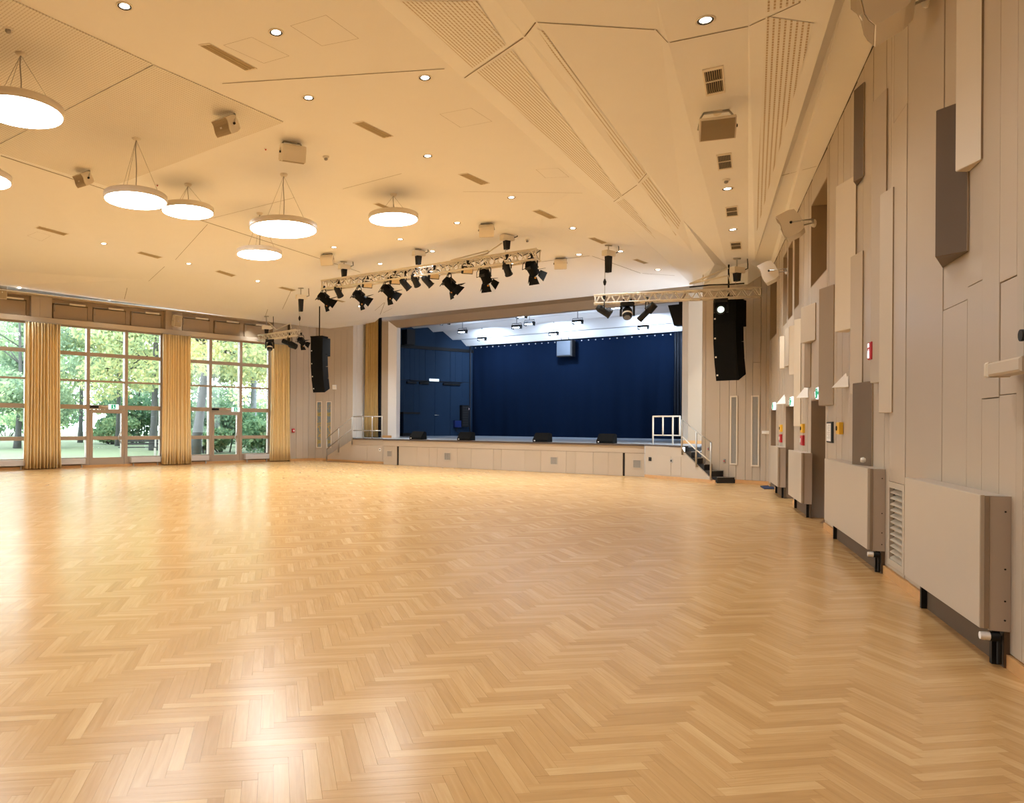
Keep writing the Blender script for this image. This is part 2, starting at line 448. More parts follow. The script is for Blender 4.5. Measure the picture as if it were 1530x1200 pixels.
for p, vert in boards:
    dz = random.uniform(-0.0004, 0.0)
    if nsep < 300 and in_view(p):
        o = bpy.data.objects.new('parquet_board', variants[(vert, random.randrange(16))])
        COL.objects.link(o); o.parent = floor; o.location = (p.x, p.y, dz); nsep += 1
    else:
        tn = tone_pick(); far = p.y > 9; vs, fs, uvs = board_geo(vert, tn, random.random() * 40, 0.0 if far else 0.0007)
        if far: dz = 0.0
        b = len(rest_v)
        rest_v += [(v.x + p.x, v.y + p.y, v.z + dz) for v in vs]
        ff = fs if p.y < 9 else fs[:1]
        rest_f += [tuple(i + b for i in f) for f in ff]; rest_uv += uvs; rest_t += [tn] * len(ff)
me = bpy.data.meshes.new('parquet_field'); me.from_pydata(rest_v, [], rest_f)
uvl = me.uv_layers.new(name='UVMap')
lv = np.zeros(len(me.loops), dtype=np.int32); me.loops.foreach_get('vertex_index', lv)
uvl.data.foreach_set('uv', np.array(rest_uv, dtype=np.float32)[lv].ravel())
at = me.attributes.new('tone', 'FLOAT', 'FACE'); at.data.foreach_set('value', rest_t)
me.materials.append(M['floor'])
part('parquet_field', me, None, floor, kind='stuff')
# plain boards of the hall outside the view (behind and left of the camera)
pl = MB()
pl.poly([(-30, -12, -0.006), (15, -12, -0.006), (15, 1.3, -0.006), (-30, 1.3, -0.006)])
pl.poly([(-30, 1.3, -0.006), (-1.4, 1.3, -0.006), (-21.5, 32.5, -0.006), (-30, 32.5, -0.006)])
part('parquet_plain', pl, M['floor_plain'], floor)

# ================================================================== SETTING: ceiling
ZM, ZS = 6.5, 5.75
def P(px, py, z): return onz(px, py, z)
def ext(a, b, k): return a + (a - b) * k
BL0, BLk = P(561.7, 0, ZM), P(870, 276, ZM); BL2 = FS.P(1035, 427, -1.5)
BC0, BC1 = P(740, 0, 5.95), P(1035, 378, 5.85)
BR0, BR1, BR2 = P(778, 0, 5.85), P(1020, 328, 5.85), P(1067.5, 395, 5.62)
FL0, FL1 = P(981.7, 0, ZS), P(1087, 400, 5.70)
FR0, FR1 = P(1118, 0, ZS), P(1118, 392, 5.72)
G0, G1 = P(1248, 0, 5.65), P(1128, 388, 5.62)
K0, K1 = P(1262, 0, 5.85), P(1151, 393, 5.62)
W0, W1 = FR.P(1335, 0), FR.P(1156.7, 393)
BACK = lambda a, b: ext(a, b, (12 + a.y) / max(0.5, (b - a).y))
# side wall beside the steps (right of the stage)
SWR = onz(1150, 725.4, 0); SWL = onz(1100, 722.2, 0)
FSW = Frame((SWR.x, SWR.y), (SWL - SWR))
SW1, SW2, SW3 = FSW.P(1143, 408), FSW.P(1117, 425), FSW.P(1050, 428)
HL = FS.P(567, 475, -1.5); HR = BL2
Ap, Bp, Cp = P(779, 338, ZM), P(640, 364, ZM), P(540, 407, 6.40)
def onpl(a, b, c, px, py):
    n = (b - a).cross(c - a); r = ray(px, py); k = n.dot(a - EYE) / n.dot(r); return EYE + r * k
N1, N2, N3 = (onpl(Ap, BLk, BL2, *q) for q in ((883.5, 382), (958.7, 408), (1011, 416)))
BL1 = onpl(Ap, BLk, BL2, 983, 377)
E0, E1 = P(0, 232, ZM), P(480, 387, ZM)
E9 = ext(E0, E1, 0.62)
D0, D1, D2 = atd(0, 405, 21.8), atd(210, 418, 23.2), atd(400, 441, 25.5)
D9 = ext(D0, D1, 1.7)
S0, S1, S2 = FW.P(0, 426.3, 0.45), FW.P(400, 481, 0.45), atd(459, 488, 30.2)
S9 = FW.W(26, 0.45, S0.z)
ZSOF = FW.px(130, 446.3)[1]
# wall left of the stage
LA, LB = onz(433, 689, 0), onz(471, 687.8, 0)
FL_1 = Frame((LB.x, LB.y), (LA - LB))
LC = Vector((-1.29, 30.5, 0))
FL_2 = Frame((LC.x, LC.y), (LB - LC))
LD = LC + AXIS * 1.3
FL_3 = Frame((LD.x, LD.y), (LC - LD))
T1, T2 = FL_1.P(459, 488.7), FL_2.P(492.6, 491)
T3 = FL_2.P(527, 487); T4 = FL_3.P(545, 485); T5 = FL_3.P(555, 486)
facets = {
    'main': [BACK(BL0, BLk), BL0, BLk, Ap, Bp, Cp, E1, E0, E9, Vector((-30, 4, ZM)), Vector((-24, -12, ZM))],
    'near_band': [BLk, BL1, BL2, N3, N2, N1, Ap],
    'stage_slope': [Ap, N1, N2, N3, BL2, HL, Bp],
    'left_slope': [Bp, HL, T5, T4, T3, T2, T1, S2, D2, Cp],
    'window_field': [E0, E1, Cp, D2, D1, D0, D9, E9],
    'window_slope': [D0, D1, D2, S2, S1, S0, S9, D9],
    'band_left': [BACK(BL0, BLk), BL0, BLk, BL1, BL2, BC1, BC0, BACK(BC0, BC1)],
    'band_right': [BACK(BC0, BC1), BC0, BC1, BL2, BR2, BR1, BR0, BACK(BR0, BR1)],
    'side_a': [BACK(BR0, BR1), BR0, BR1, BR2, FL1, FL0, BACK(FL0, FL1)],
    'side_b': [BACK(FL0, FL1), FL0, FL1, FR1, FR0, BACK(FR0, FR1)],
    'side_c': [BACK(FR0, FR1), FR0, FR1, G1, G0, BACK(G0, G1)],
    'side_d': [BACK(G0, G1), G0, G1, K1, K0, BACK(K0, K1)],
    'side_e': [BACK(K0, K1), K0, K1, W1, W0, BACK(W0, W1)],
    'end': [BR2, FL1, FR1, G1, K1, W1, SW1, SW2, SW3, BL2],
    'far_left': [Vector((-30, 4, ZM)), E9, D9, S9, Vector((-40, 12, ZSOF))],
}
def tri_facets(fs):
    bm = bmesh.new(); bm_v = {}
    for f in fs:
        vs = []
        for p in f:
            k = (round(p.x, 4), round(p.y, 4), round(p.z, 4))
            if k not in bm_v: bm_v[k] = bm.verts.new(p)
            if not vs or vs[-1] is not bm_v[k]: vs.append(bm_v[k])
        try: bm.faces.new(vs)
        except ValueError: pass
    bmesh.ops.triangulate(bm, faces=bm.faces[:])
    for f in bm.faces:
        if f.normal.z > 0: f.normal_flip()
    me = bpy.data.meshes.new('ceiling'); bm.to_mesh(me); bm.free(); return me
cme = tri_facets(list(facets.values())); cme.materials.append(M['ceil'])
ceil = bpy.data.objects.new('ceiling', cme); COL.objects.link(ceil); ceil['kind'] = 'structure'
BVH = BVHTree.FromPolygons([v.co.copy() for v in cme.vertices], [tuple(p.vertices) for p in cme.polygons])
def hit(px, py):
    r = ray(px, py).normalized(); loc, n, i, d = BVH.ray_cast(EYE, r)
    if loc is None: return P(px, py, ZM), Vector((0, 0, -1))
    if n.z > 0: n = -n
    return loc, n

# slotted acoustic boards and coffers set into the ceiling
def slab(name, pts, m, along, thick=0.012, down=0.004):
    c = sum((Vector(p) for p in pts), Vector()) / len(pts)
    n = (Vector(pts[1]) - Vector(pts[0])).cross(Vector(pts[2]) - Vector(pts[0])).normalized()
    if n.z > 0: n = -n
    mb = MB().prism([Vector(p) + n * down for p in pts], -n * (thick + 0.004))
    me = mb.mesh(name, m); ax = Vector(along).normalized(); ay = n.cross(ax)
    uv_planar(me, ax, ay); return part(name, me, m, ceil)
def lerp(a, b, t): return a + (b - a) * t
def quadpx(*pp): return [hit(*p)[0] for p in pp]
def onpl(a, b, c, px, py):
    n = (b - a).cross(c - a); r = ray(px, py); k = n.dot(a - EYE) / n.dot(r); return EYE + r * k
def board(pp, along, m='ceil_perf', nu=10, nv=2, down=0.006):
    """perforated board lying on the folded ceiling: corner pixels a, b (one long edge) and d, c (the other)"""
    a, b, c, d = [Vector((*q, 0)) for q in pp]
    vs = []
    for i in range(nu + 1):
        e0, e1 = a.lerp(b, i / nu), d.lerp(c, i / nu)
        for j in range(nv + 1):
            q = e0.lerp(e1, j / nv); p, n = hit(q.x, max(q.y, -300)); vs.append(p + n * down)
    fs = [(i * (nv + 1) + j, i * (nv + 1) + j + 1, (i + 1) * (nv + 1) + j + 1, (i + 1) * (nv + 1) + j) for i in range(nu) for j in range(nv)]
    mb = MB().add(vs, fs); me = mb.mesh('slotted_board', M[m])
    ax = Vector(along).normalized(); ay = Vector((0, 0, 1)).cross(ax).normalized(); ay = Vector((ay.x, ay.y, -0.5)).normalized()
    uv_planar(me, ax, ay); return part('slotted_board', me, None, ceil)
board([(597, 1), (706, 101), (756, 66), (713, 1)], BL1 - BL0)
board([(713, 107), (917, 298), (930, 293), (766, 74)], BL1 - BL0)
board([(921, 302), (980, 357), (946, 310), (932, 297)], BL1 - BL0)
board([(802, 42), (954, 268), (965, 258), (812, 46)], BR1 - BR0)
board([(958, 274), (1010, 352), (1017, 330), (969, 264)], BR1 - BR0)
board([(1144, 24), (1129, 345), (1131, 345), (1216, 34)], FR1 - FR0)
board([(1145, -40), (1144, 18), (1204, 0), (1214, -40)], FR1 - FR0)
zc = lambda x, y: P(x, y, ZM - 0.006)
ca = (P(423, 181.7, ZM) - P(20, 0, ZM))
slab('coffer_board', [zc(20, 0), zc(227, 95), zc(93, 165), zc(0, 212), zc(-160, 290), zc(-160, -70)], M['coffer'], ca, down=0.012)
slab('coffer_board', [zc(229, 96.4), zc(423, 181.7), zc(165, 279), zc(0, 228), zc(0, 215), zc(94, 166.6)], M['coffer'], ca, down=0.012)

# recessed joints in the ceiling
def joint(pp, w=0.012, wide=None):
    pts = [hit(*p) for p in pp]
    mb = MB()
    for (a, n), (b, n2) in zip(pts[:-1], pts[1:]):
        d = (b - a); L = d.length
        if L < 0.05: continue
        s = d.normalized().cross(n).normalized() * w / 2
        k = max(1, int(L / 1.0))
        for i in range(k):
            q0, q1 = a + d * (i / k), a + d * ((i + 1) / k)
            mb.poly([q0 + s + n * 0.005, q1 + s + n * 0.005, q1 - s + n * 0.005, q0 - s + n * 0.005])
    return part('ceiling_joint', mb, M['joint'], ceil)
def jl(x0, y0, x1, y1, w=0.012, n=5):
    joint([(x0 + (x1 - x0) * i / n, y0 + (y1 - y0) * i / n) for i in range(n + 1)], w)
jl(1, 232.4, 478, 386.4, 0.022, 8); jl(480, 387, 538, 406.4, 0.022)
jl(332, 124.5, 664, 102.5, 0.013, 6)
jl(694, 116, 782, 56, 0.014); jl(784, 54, 800.5, 33, 0.014)
jl(803, 33, 978, 44, 0.012); jl(980, 44, 998, 63, 0.007); jl(1001, 63, 1118, 39, 0.012); jl(1120, 38, 1196, 3, 0.010)
jl(917, 301, 952, 276, 0.012); jl(954, 273, 966, 259, 0.012)
jl(800, 392, 881, 382, 0.02); jl(885, 382.5, 957, 408, 0.018); jl(960, 408.4, 1008, 411.5, 0.018)
jl(300, 330, 440, 295, 0.01); jl(512, 282, 600, 259, 0.01); jl(310, 335, 262, 388, 0.010); jl(246, 398, 222, 420, 0.010)
jl(190, 430, 186, 447, 0.012); jl(436, 432, 422, 462, 0.012); jl(400, 462, 396, 474, 0.012)
jl(692, 286, 870, 288, 0.008); jl(655, 402, 720, 394, 0.012); jl(575, 452, 568, 470, 0.014)
jl(560, 464, 574, 452, 0.012); jl(573, 467, 586, 460.5, 0.012)
jl(95, 164, 226, 95.6, 0.012, 4); jl(1168, 262, 1220, 248, 0.008)
# thin outlines of flush access hatches
def hatch(pp):
    pts = pp + [pp[0]]
    joint(pts, 0.0035)
hatch([(434, 38), (487, 22), (536, 57), (481, 68)]); hatch([(334, 67), (376, 55), (432, 83), (394, 94)])
hatch([(657, 170), (704, 161), (735, 181), (688, 190)]); hatch([(801, 253), (834, 251), (850, 264), (815, 265.5)])
hatch([(41, 352), (56, 346), (76, 352), (62, 360)])

# soffit above the windows (thin underside with lights) and roof slab over all
soff = MB()
soff.poly([FW.W(-2.4, 0.45, FW.loc(S1).z), FW.W(26, 0.45, S0.z), FW.W(26, 0, ZSOF), FW.W(-2.4, 0, ZSOF)])
struct('trim_1', soff, M['ceil'])

# ================================================================== SETTING: wall builder
def grid_wall(x0, x1, z0, z1, holes, y0, y1):
    xs = sorted({x0, x1, *[h[0] for h in holes], *[h[1] for h in holes]}); zs = sorted({z0, z1, *[h[2] for h in holes], *[h[3] for h in holes]})
    mb = MB()
    for a, b in zip(xs[:-1], xs[1:]):
        run = None
        for c, d in zip(zs[:-1], zs[1:]):
            mx, mz = (a + b) / 2, (c + d) / 2
            if any(h[0] < mx < h[1] and h[2] < mz < h[3] for h in holes):
                if run: mb.box(a, b, y0, y1, *run); run = None
            else: run = (run[0], d) if run else (c, d)
        if run: mb.box(a, b, y0, y1, *run)
    return mb
def planks(parent, x0, x1, ztop, z0, joints, holes, splits=None, y0=-0.03, y1=0.0, gap=0.005, mats=('wall', 'wall', 'wall_b', 'wall_c')):
    js = sorted({x0, x1, *[j for j in joints if x0 < j < x1], *[h[0] for h in holes if x0 < h[0] < x1], *[h[1] for h in holes if x0 < h[1] < x1]})
    for a, b in zip(js[:-1], js[1:]):
        mx = (a + b) / 2
        zt = ztop(mx) if callable(ztop) else ztop
        zs = [(z0, zt)]
        for h in holes:
            if h[0] < mx < h[1]:
                nz = []
                for c, d in zs:
                    if h[3] <= c or h[2] >= d: nz.append((c, d)); continue
                    if h[2] > c: nz.append((c, h[2]))
                    if h[3] < d: nz.append((h[3], d))
                zs = nz
        if splits:
            for sx, sz in splits:
                if a < sx < b:
                    nz = []
                    for c, d in zs:
                        nz += [(c, sz), (sz, d)] if c + 0.1 < sz < d - 0.1 else [(c, d)]
                    zs = nz
        mt = random.choice(mats)
        for c, d in zs:
            if d - c < 0.03 or b - a < 0.012: continue
            pr = random.choice((0, 0, 0.003, -0.003))
            part('plank', MB().bbox(a + gap / 2, b - gap / 2, y0, y1 + pr, c + gap / 2, d - gap / 2, 0.003), M[mt], parent)

# ------------------------------------------------------------------ right-hand wall
fx = lambda px, py=600, off=0: FR.px(px, py, off)[0]
LEN_R = FR.loc(SWR).x
DOORS = [(4.44, 5.88), (8.06, 9.44), (11.39, 12.55)]
holesR = [(a, b, -0.01, 1.96) for a, b in DOORS]
CL = [(4.40, 6.01), (7.46, 8.17), (8.41, 9.14), (9.36, 10.08), (11.4, 12.98)]
ZC0 = [3.85, 3.80, 3.73, 3.71, 3.72]
holesR += [(a, min(b, LEN_R - 0.03), z, 5.25) for (a, b), z in zip(CL, ZC0)]
LOUV = (0.03, 0.63, 0.13, 0.965)
holesR.append(LOUV)
def ztopR(x):
    a, b = FR.loc(W0), FR.loc(W1); t = (x - a.x) / (b.x - a.x); return a.z + (b.z - a.z) * t - 0.02
wall_right = structE('wall_right', FR.M())
part('wall_core', grid_wall(-19, LEN_R, -0.01, 6.4, holesR, -0.40, -0.03), M['gap'], wall_right)
jr = [fx(x) for x in (1530, 1519, 1493, 1467, 1444.5, 1408, 1360, 1333, 1322, 1313, 1302, 1288, 1278, 1268, 1258, 1250)] + [3.9, 4.1, 4.25, 4.32, 6.15, 6.25, 6.5, 6.85, 7.2, 7.35, 8.3, 9.22, 9.3, 9.6, 9.9, 10.3, 10.6, 10.9, 11.2, LEN_R - 0.02]
x = -2.9
while x > -8: jr.append(x); x -= random.choice((0.28, 0.36, 0.5, 0.2))
while x > -19: jr.append(x); x -= 1.2
spl = [FR.px(*p) for p in [(1425, 457), (1456, 424), (1480, 595), (1505, 418), (1345, 170), (1315, 255), (1500, 590)]]
planks(wall_right, -19, LEN_R, ztopR, 0.09, jr, holesR, spl)
# door recesses with leaves at the back, clerestory recesses with a frosted flap
for i, (a, b) in enumerate(DOORS):
    d = structE('door_%d' % (i + 1), FR.M(0, 0, 0))
    mb = MB(); y = -0.42
    mb.box(a - 0.001, a + 0.02, y, -0.002, 0, 1.96); mb.box(b - 0.02, b + 0.001, y, -0.002, 0, 1.96); mb.box(a, b, y, -0.002, 1.94, 1.961)
    part('door_lining', mb, M['taupe'], d)
    part('door_leaf', MB().bbox(a + 0.03, b - 0.03, y - 0.05, y + 0.02, 0.01, 1.93, 0.01), M['taupe'], d)
    h = MB().tube([(a + 0.16, y + 0.02, 1.0), (a + 0.16, y + 0.08, 1.0), (a + 0.34, y + 0.08, 1.0)], 0.012, 6)
    part('door_handle', h, M['steel'], d)
for i, ((a, b), z) in enumerate(zip(CL, ZC0)):
    b = min(b, LEN_R - 0.03)
    d = structE('window_%d' % (i + 10), FR.M())
    mb = MB(); y = -0.42
    mb.box(a, a + 0.015, y, -0.002, z, 5.25); mb.box(b - 0.015, b, y, -0.002, z, 5.25); mb.box(a, b, y, -0.002, 5.235, 5.25); mb.box(a, b, y, -0.002, z, z + 0.015)
    part('window_lining', mb, M['recess'], d)
    part('window_flap', MB().bbox(a + 0.06, b - 0.06, y - 0.05, y + 0.02, z + 0.06, 5.19, 0.01), M['recess'], d)
    part('window_frame', grid_wall(a + 0.01, b - 0.01, z + 0.01, 5.24, [(a + 0.065, b - 0.065, z + 0.065, 5.185)], y - 0.04, y + 0.035), M['recess'], d)
# skirting along the right wall, between door recesses
sk = MB(); edges = [-19] + [e for ab in DOORS for e in ab] + [LEN_R]
for a, b in zip(edges[0::2], edges[1::2]): sk.box(a, b, -0.02, 0.018, 0.0, 0.085)
struct('baseboard_right', sk, M['trim'], FR.M())

# ------------------------------------------------------------------ side wall beside the steps
swx = (SWL - SWR).length
swlen = FSW.px(1048.5, 600)[0]
wall_stage_right = structE('wall_front_right', FSW.M())
zt_sw = lambda x: 5.20 + 0.25 * max(0, 1 - x / 0.9)
part('wall_core', MB().box(-0.4, swlen, -0.4, -0.03, 0, 5.7), M['gap'], wall_stage_right)
planks(wall_stage_right, 0.0, swlen, 5.75, 0.10, [0.10, 0.24, 0.44, 0.62, 0.86, 1.05, 1.3, 1.7, 2.1], [], [(0.3, 3.2), (0.95, 3.5)])
struct('baseboard_front_right', MB().box(0.0, swx + 0.02, -0.02, 0.02, 0.0, 0.10), M['trim'], FSW.M())

# ------------------------------------------------------------------ walls left of the stage
for nm, fr, length, js in (('wall_left_end', FL_1, (LA - LB).length, [0.35, 0.62, 0.95]), ('wall_front_left', FL_2, (LB - LC).length, [0.25, 0.5, 0.78, 1.0, 1.25])):
    w = structE(nm, fr.M())
    part('wall_core', MB().box(-0.02, length + 0.02, -0.3, -0.03, 0, 5.9), M['gap'], w)
    planks(w, 0, length, 5.85, 0.09, js, [])
    struct('baseboard_' + nm[5:], MB().box(0, length, -0.02, 0.016, 0, 0.09), M['trim'], fr.M())
w = structE('wall_wing_left', FL_3.M())
part('wall_core', MB().box(-1.0, 1.3, -0.3, -0.03, 0, 5.9), M['gap'], w)
planks(w, -0.0, 1.3, 5.85, 0.97, [0.35, 0.5, 0.8, 1.05], [], mats=('splay',))

# ------------------------------------------------------------------ stage: podium front, deck, proscenium
sxl = FS.px(573, 690)[0]; sxr = FS.px(963, 713)[0]
ZD = 0.97
podium = structE('wall_stage_front', FS.M())
part('wall_core', MB().box(sxr, sxl, -0.4, -0.03, 0, ZD - 0.02), M['gap'], podium)
pj = [FS.px(x, 690)[0] for x in (594, 596, 623, 641, 653, 683, 704, 737, 749, 784, 808, 846, 860, 886, 909, 930.5, 933.5)]
planks(podium, sxr, sxl, 0.70, 0.0, pj, [(FS.px(933, 690)[0], FS.px(930.5, 690)[0], -0.01, 0.72), (FS.px(595.5, 690)[0], FS.px(593, 690)[0], -0.01, 0.72)])
part('fascia_board', MB().bbox(sxr, sxl, -0.03, 0.002, 0.705, ZD - 0.045, 0.003), M['wall_b'], podium)
for a, b in ((593, 595.5), (930.5, 933)):
    part('guide_slot', MB().box(FS.px(b, 690)[0] + 0.004, FS.px(a, 690)[0] - 0.004, -0.09, -0.028, 0.0, 0.74), M['black'], podium)
# podium wings (flanks of the steps)
FA, FB = onz(963.5, 713.2, 0), onz(1069, 722.2, 0)
FK = Frame((FB.x, FB.y), (FA - FB)); fklen = (FA - FB).length
ftop = FK.px(1020, 667)[0]
wing_r = structE('wall_stage_wing_right', FK.M())
# panel outline follows the stair slope
def wing_panel(mb, pts, y0, y1):
    return mb.prism([(x, y0, z) for x, z in pts], (0, y1 - y0, 0))
part('wing_board', wing_panel(MB(), [(0.0, 0.0), (fklen, 0.0), (fklen, ZD - 0.045), (ftop + .06, ZD - 0.045), (ftop - .02, ZD - .17), (0.03, 0.03)], -0.05, 0), M['wall'], wing_r)
for a, b, z0, z1 in ((fklen - 0.95, fklen - 0.5, 0.11, 0.66), (fklen - 1.3, fklen - 0.98, 0.11, 0.66), (ftop + 0.12, fklen - 1.33, 0.11, 0.62)):
    if b - a > 0.08: part('wing_panel', MB().bbox(a, b, 0.0, 0.008, z0, z1, 0.003), M['wall'], wing_r)
struct('baseboard_stage_right', MB().box(0.0, fklen, 0, 0.018, 0, 0.085), M['trim'], FK.M())
KA, KB = onz(573, 693.3, 0), onz(483, 688.5, 0)
FK2 = Frame((KA.x, KA.y), (KB - KA)); fk2 = (KB - KA).length
ft2 = FK2.px(528, 655)[0]
wing_l = structE('wall_stage_wing_left', FK2.M())
part('wing_board', wing_panel(MB(), [(0.0, 0.0), (fk2, 0.0), (fk2, 0.10), (ft2, ZD - 0.045), (0.0, ZD - 0.045)], -0.05, 0), M['wall_b'], wing_l)
for a, b in ((0.05, 0.85), (0.87, 1.45)):
    part('wing_panel', MB().bbox(a, b, 0.0, 0.008, 0.11, 0.68, 0.003), M['wall_b'], wing_l)
struct('baseboard_stage_left', MB().box(0.0, fk2, 0, 0.018, 0, 0.085), M['trim'], FK2.M())
# deck
PY = -2.0
c_top = FK.W(ftop, 0, ZD)
R6 = onz(1047.6, 665.8, ZD)
deck_pts = [FS.W(sxl, 0.02, ZD), FS.W(sxr, 0.02, ZD), c_top, R6, FSW.W(swlen, 0.0, ZD), FS.W(-8, -3, ZD), FS.W(-8, -13, ZD), FS.W(13, -13, ZD), FS.W(13, -2.5, ZD), LD + Vector((0, 0, ZD)), LC + Vector((0, 0, ZD)), FK2.W(ft2, 0.02, ZD), FK2.W(0, 0.02, ZD)]
deck = MB().prism([p - Vector((0, 0, 0.045)) for p in deck_pts], (0, 0, 0.045))
struct('floor_stage', deck, M['deck'])
nos = MB(); seq = [FK2.W(ft2, 0.02, ZD), FK2.W(0.0, 0.02, ZD), FS.W(sxl, 0.022, ZD), FS.W(sxr, 0.022, ZD), c_top]
for a, b in zip(seq[:-1], seq[1:]):
    d = (b - a).normalized(); n = Vector((d.y, -d.x, 0))
    if n.dot(FS.y) < 0: n = -n
    nos.prism([a - Vector((0, 0, 0.05)), b - Vector((0, 0, 0.05)), b - Vector((0, 0, 0.05)) + n * 0.02, a - Vector((0, 0, 0.05)) + n * 0.02], (0, 0, 0.055))
struct('trim_2', nos, M['nosing'])

# proscenium: tan face, white splayed reveal, brown soffit splay
PXL, PXR, PZ = 6.36, -5.44, 5.78
pro = structE('wall_proscenium', FS.M())
face = MB()
face.box(PXL, PXL + 0.34, PY - 0.12, PY, ZD, 6.3); face.box(PXR - 0.42, PXR, PY - 0.12, PY, ZD, 6.3)
part('proscenium_face', face, M['wall_c'], pro)
part('proscenium_header', MB().box(PXR - 0.42, PXL + 0.34, PY - 0.12, PY + 0.003, PZ, 6.3), M['taupe'], pro)
sp = MB()
a, b = PXL, PXL - 0.25
sp.poly([(a, PY, ZD), (b, PY - .25, ZD), (b, PY - .25, PZ - .26), (a, PY, PZ)]); sp.poly([(b, PY - .25, ZD), (b, PY - .5, ZD), (b, PY - .5, PZ - .26), (b, PY - .25, PZ - .26)])
sp.poly([(PXR, PY, ZD), (PXR, PY, PZ), (PXR + .25, PY - .25, PZ - .26), (PXR + .25, PY - .25, ZD)]); sp.poly([(PXR + .25, PY - .25, ZD), (PXR + .25, PY - .25, PZ - .26), (PXR + .25, PY - .5, PZ - .26), (PXR + .25, PY - .5, ZD)])
part('proscenium_reveal', sp, M['splay'], pro)
sh = MB().poly([(PXL, PY, PZ), (PXL - .25, PY - .25, PZ - .26), (PXR + .25, PY - .25, PZ - .26), (PXR, PY, PZ)])
sh.poly([(PXL - .25, PY - .25, PZ - .26), (PXL - .25, PY - .5, PZ - .26), (PXR + .25, PY - .5, PZ - .26), (PXR + .25, PY - .25, PZ - .26)])
part('proscenium_soffit', sh, M['taupe'], pro)
bb = MB(); bb.box(PXL - 0.2, PXL + 0.34, PY, PY + 0.02, ZD, ZD + 0.1); bb.box(PXR - 0.42, PXR + 0.2, PY, PY + 0.02, ZD, ZD + 0.1)
struct('baseboard_stage_mouth', bb, M['trim'], FS.M())
# blackout returns behind the proscenium so that the stage house is closed
CY_ = -10.5
cxl = FS.px(706.7, 600, CY_)[0]; cxr = FS.px(1008, 600, CY_)[0]
LWd = Vector((0.3486, 0.9373, 0))
ya = PY - 0.3
fl_len = (ya - CY_) / 0.9373
pA = FS.W(cxl, CY_); pB = FS.W(cxl + fl_len * 0.3486, ya)
FSL = Frame((pB.x, pB.y), (pA - pB)) if (Frame((pB.x, pB.y), (pA - pB)).y.dot(FS.x) < 0) else Frame((pA.x, pA.y), (pB - pA))
swl = structE('wall_stage_left', FSL.M())
SLEN = (pA - pB).length
part('wall_core', MB().box(-0.3, SLEN + 0.3, -0.3, -0.03, ZD, 6.6), M['stagewall_dark'], swl)
slx = lambda px, py=600: FSL.px(px, py)[0]
sj = [slx(x) for x in (603, 612, 619, 626, 635, 650, 672, 680, 690)]
zrail = FSL.px(640, 521)[1]
dx0, dx1 = sorted((slx(626), slx(673)))
zdt = FSL.px(650, 570)[1]
lo, hi = min(0, SLEN), max(0, SLEN)
planks(swl, lo, hi, zrail - 0.05, zdt + 0.02, sj + [dx0, dx1], [], mats=('stagewall',))
planks(swl, lo, hi, zdt, ZD, [slx(x) for x in (603, 612, 618, 690)] + [dx0, dx1], [(dx0, dx1, 0, zdt)], mats=('stagewall',))
planks(swl, lo, hi, 6.3, zrail + 0.10, [slx(650)], [], mats=('stagewall',))
part('dark_rail', MB().box(lo, hi, -0.03, 0.05, zrail - 0.05, zrail + 0.10), M['black'], swl)
dl = structE('door_4', FSL.M())
mid = (dx0 + dx1) / 2
part('door_leaf', MB().bbox(dx0 + 0.01, mid - 0.004, -0.03, 0.0, ZD + 0.01, zdt - 0.01, 0.004), M['stagewall'], dl)
part('door_leaf', MB().bbox(mid + 0.004, dx1 - 0.01, -0.03, 0.0, ZD + 0.01, zdt - 0.01, 0.004), M['stagewall'], dl)
part('door_handle', MB().tube([(mid - 0.2, 0, 2.0), (mid - 0.2, 0.06, 2.0), (mid + 0.05, 0.06, 2.0)], 0.015), M['steel'], dl)
for px in (612, 631, 666, 678):
    part('door_closer', MB().bbox(slx(px) - 0.35, slx(px) + 0.2, 0.0, 0.09, zdt - 0.16, zdt - 0.06, 0.01), M['black'], dl)
part('door_track', MB().bbox(slx(612) if slx(612) < slx(690) else slx(690), max(slx(612), slx(690)), 0, 0.03, zdt - 0.03, zdt + 0.02, 0.005), M['black'], dl)
part('door_lamp', MB().bbox(slx(648) - 0.28, slx(648) + 0.28, 0.0, 0.06, zdt + 0.0, zdt + 0.12, 0.01), M['signwhite'], dl)
# stage back wall, right wall and closure
struct('wall_stage_back', MB().box(cxr - 3.5, cxl + 1.0, CY_ - 0.7, CY_ - 0.5, ZD, 6.8), M['stagewall_dark'], FS.M())
srw = MB().prism([(cxr - 0.25, CY_ - 0.5, ZD), (cxr - 0.25 - 3.0, ya, ZD), (cxr - 3.45, ya, ZD), (cxr - 0.45, CY_ - 0.5, ZD)], (0, 0, 5.6))
struct('wall_stage_right', srw, M['stagewall'], FS.M())
cl = MB(); cl.box(PXR - 3.6, PXR - 0.2, ya - 0.1, ya, ZD, 6.6); cl.box(PXL + 0.2, PXL + 5.2, ya - 0.1, ya, ZD, 6.6)
struct('wall_stage_mouth', cl, M['stagewall_dark'], FS.M())
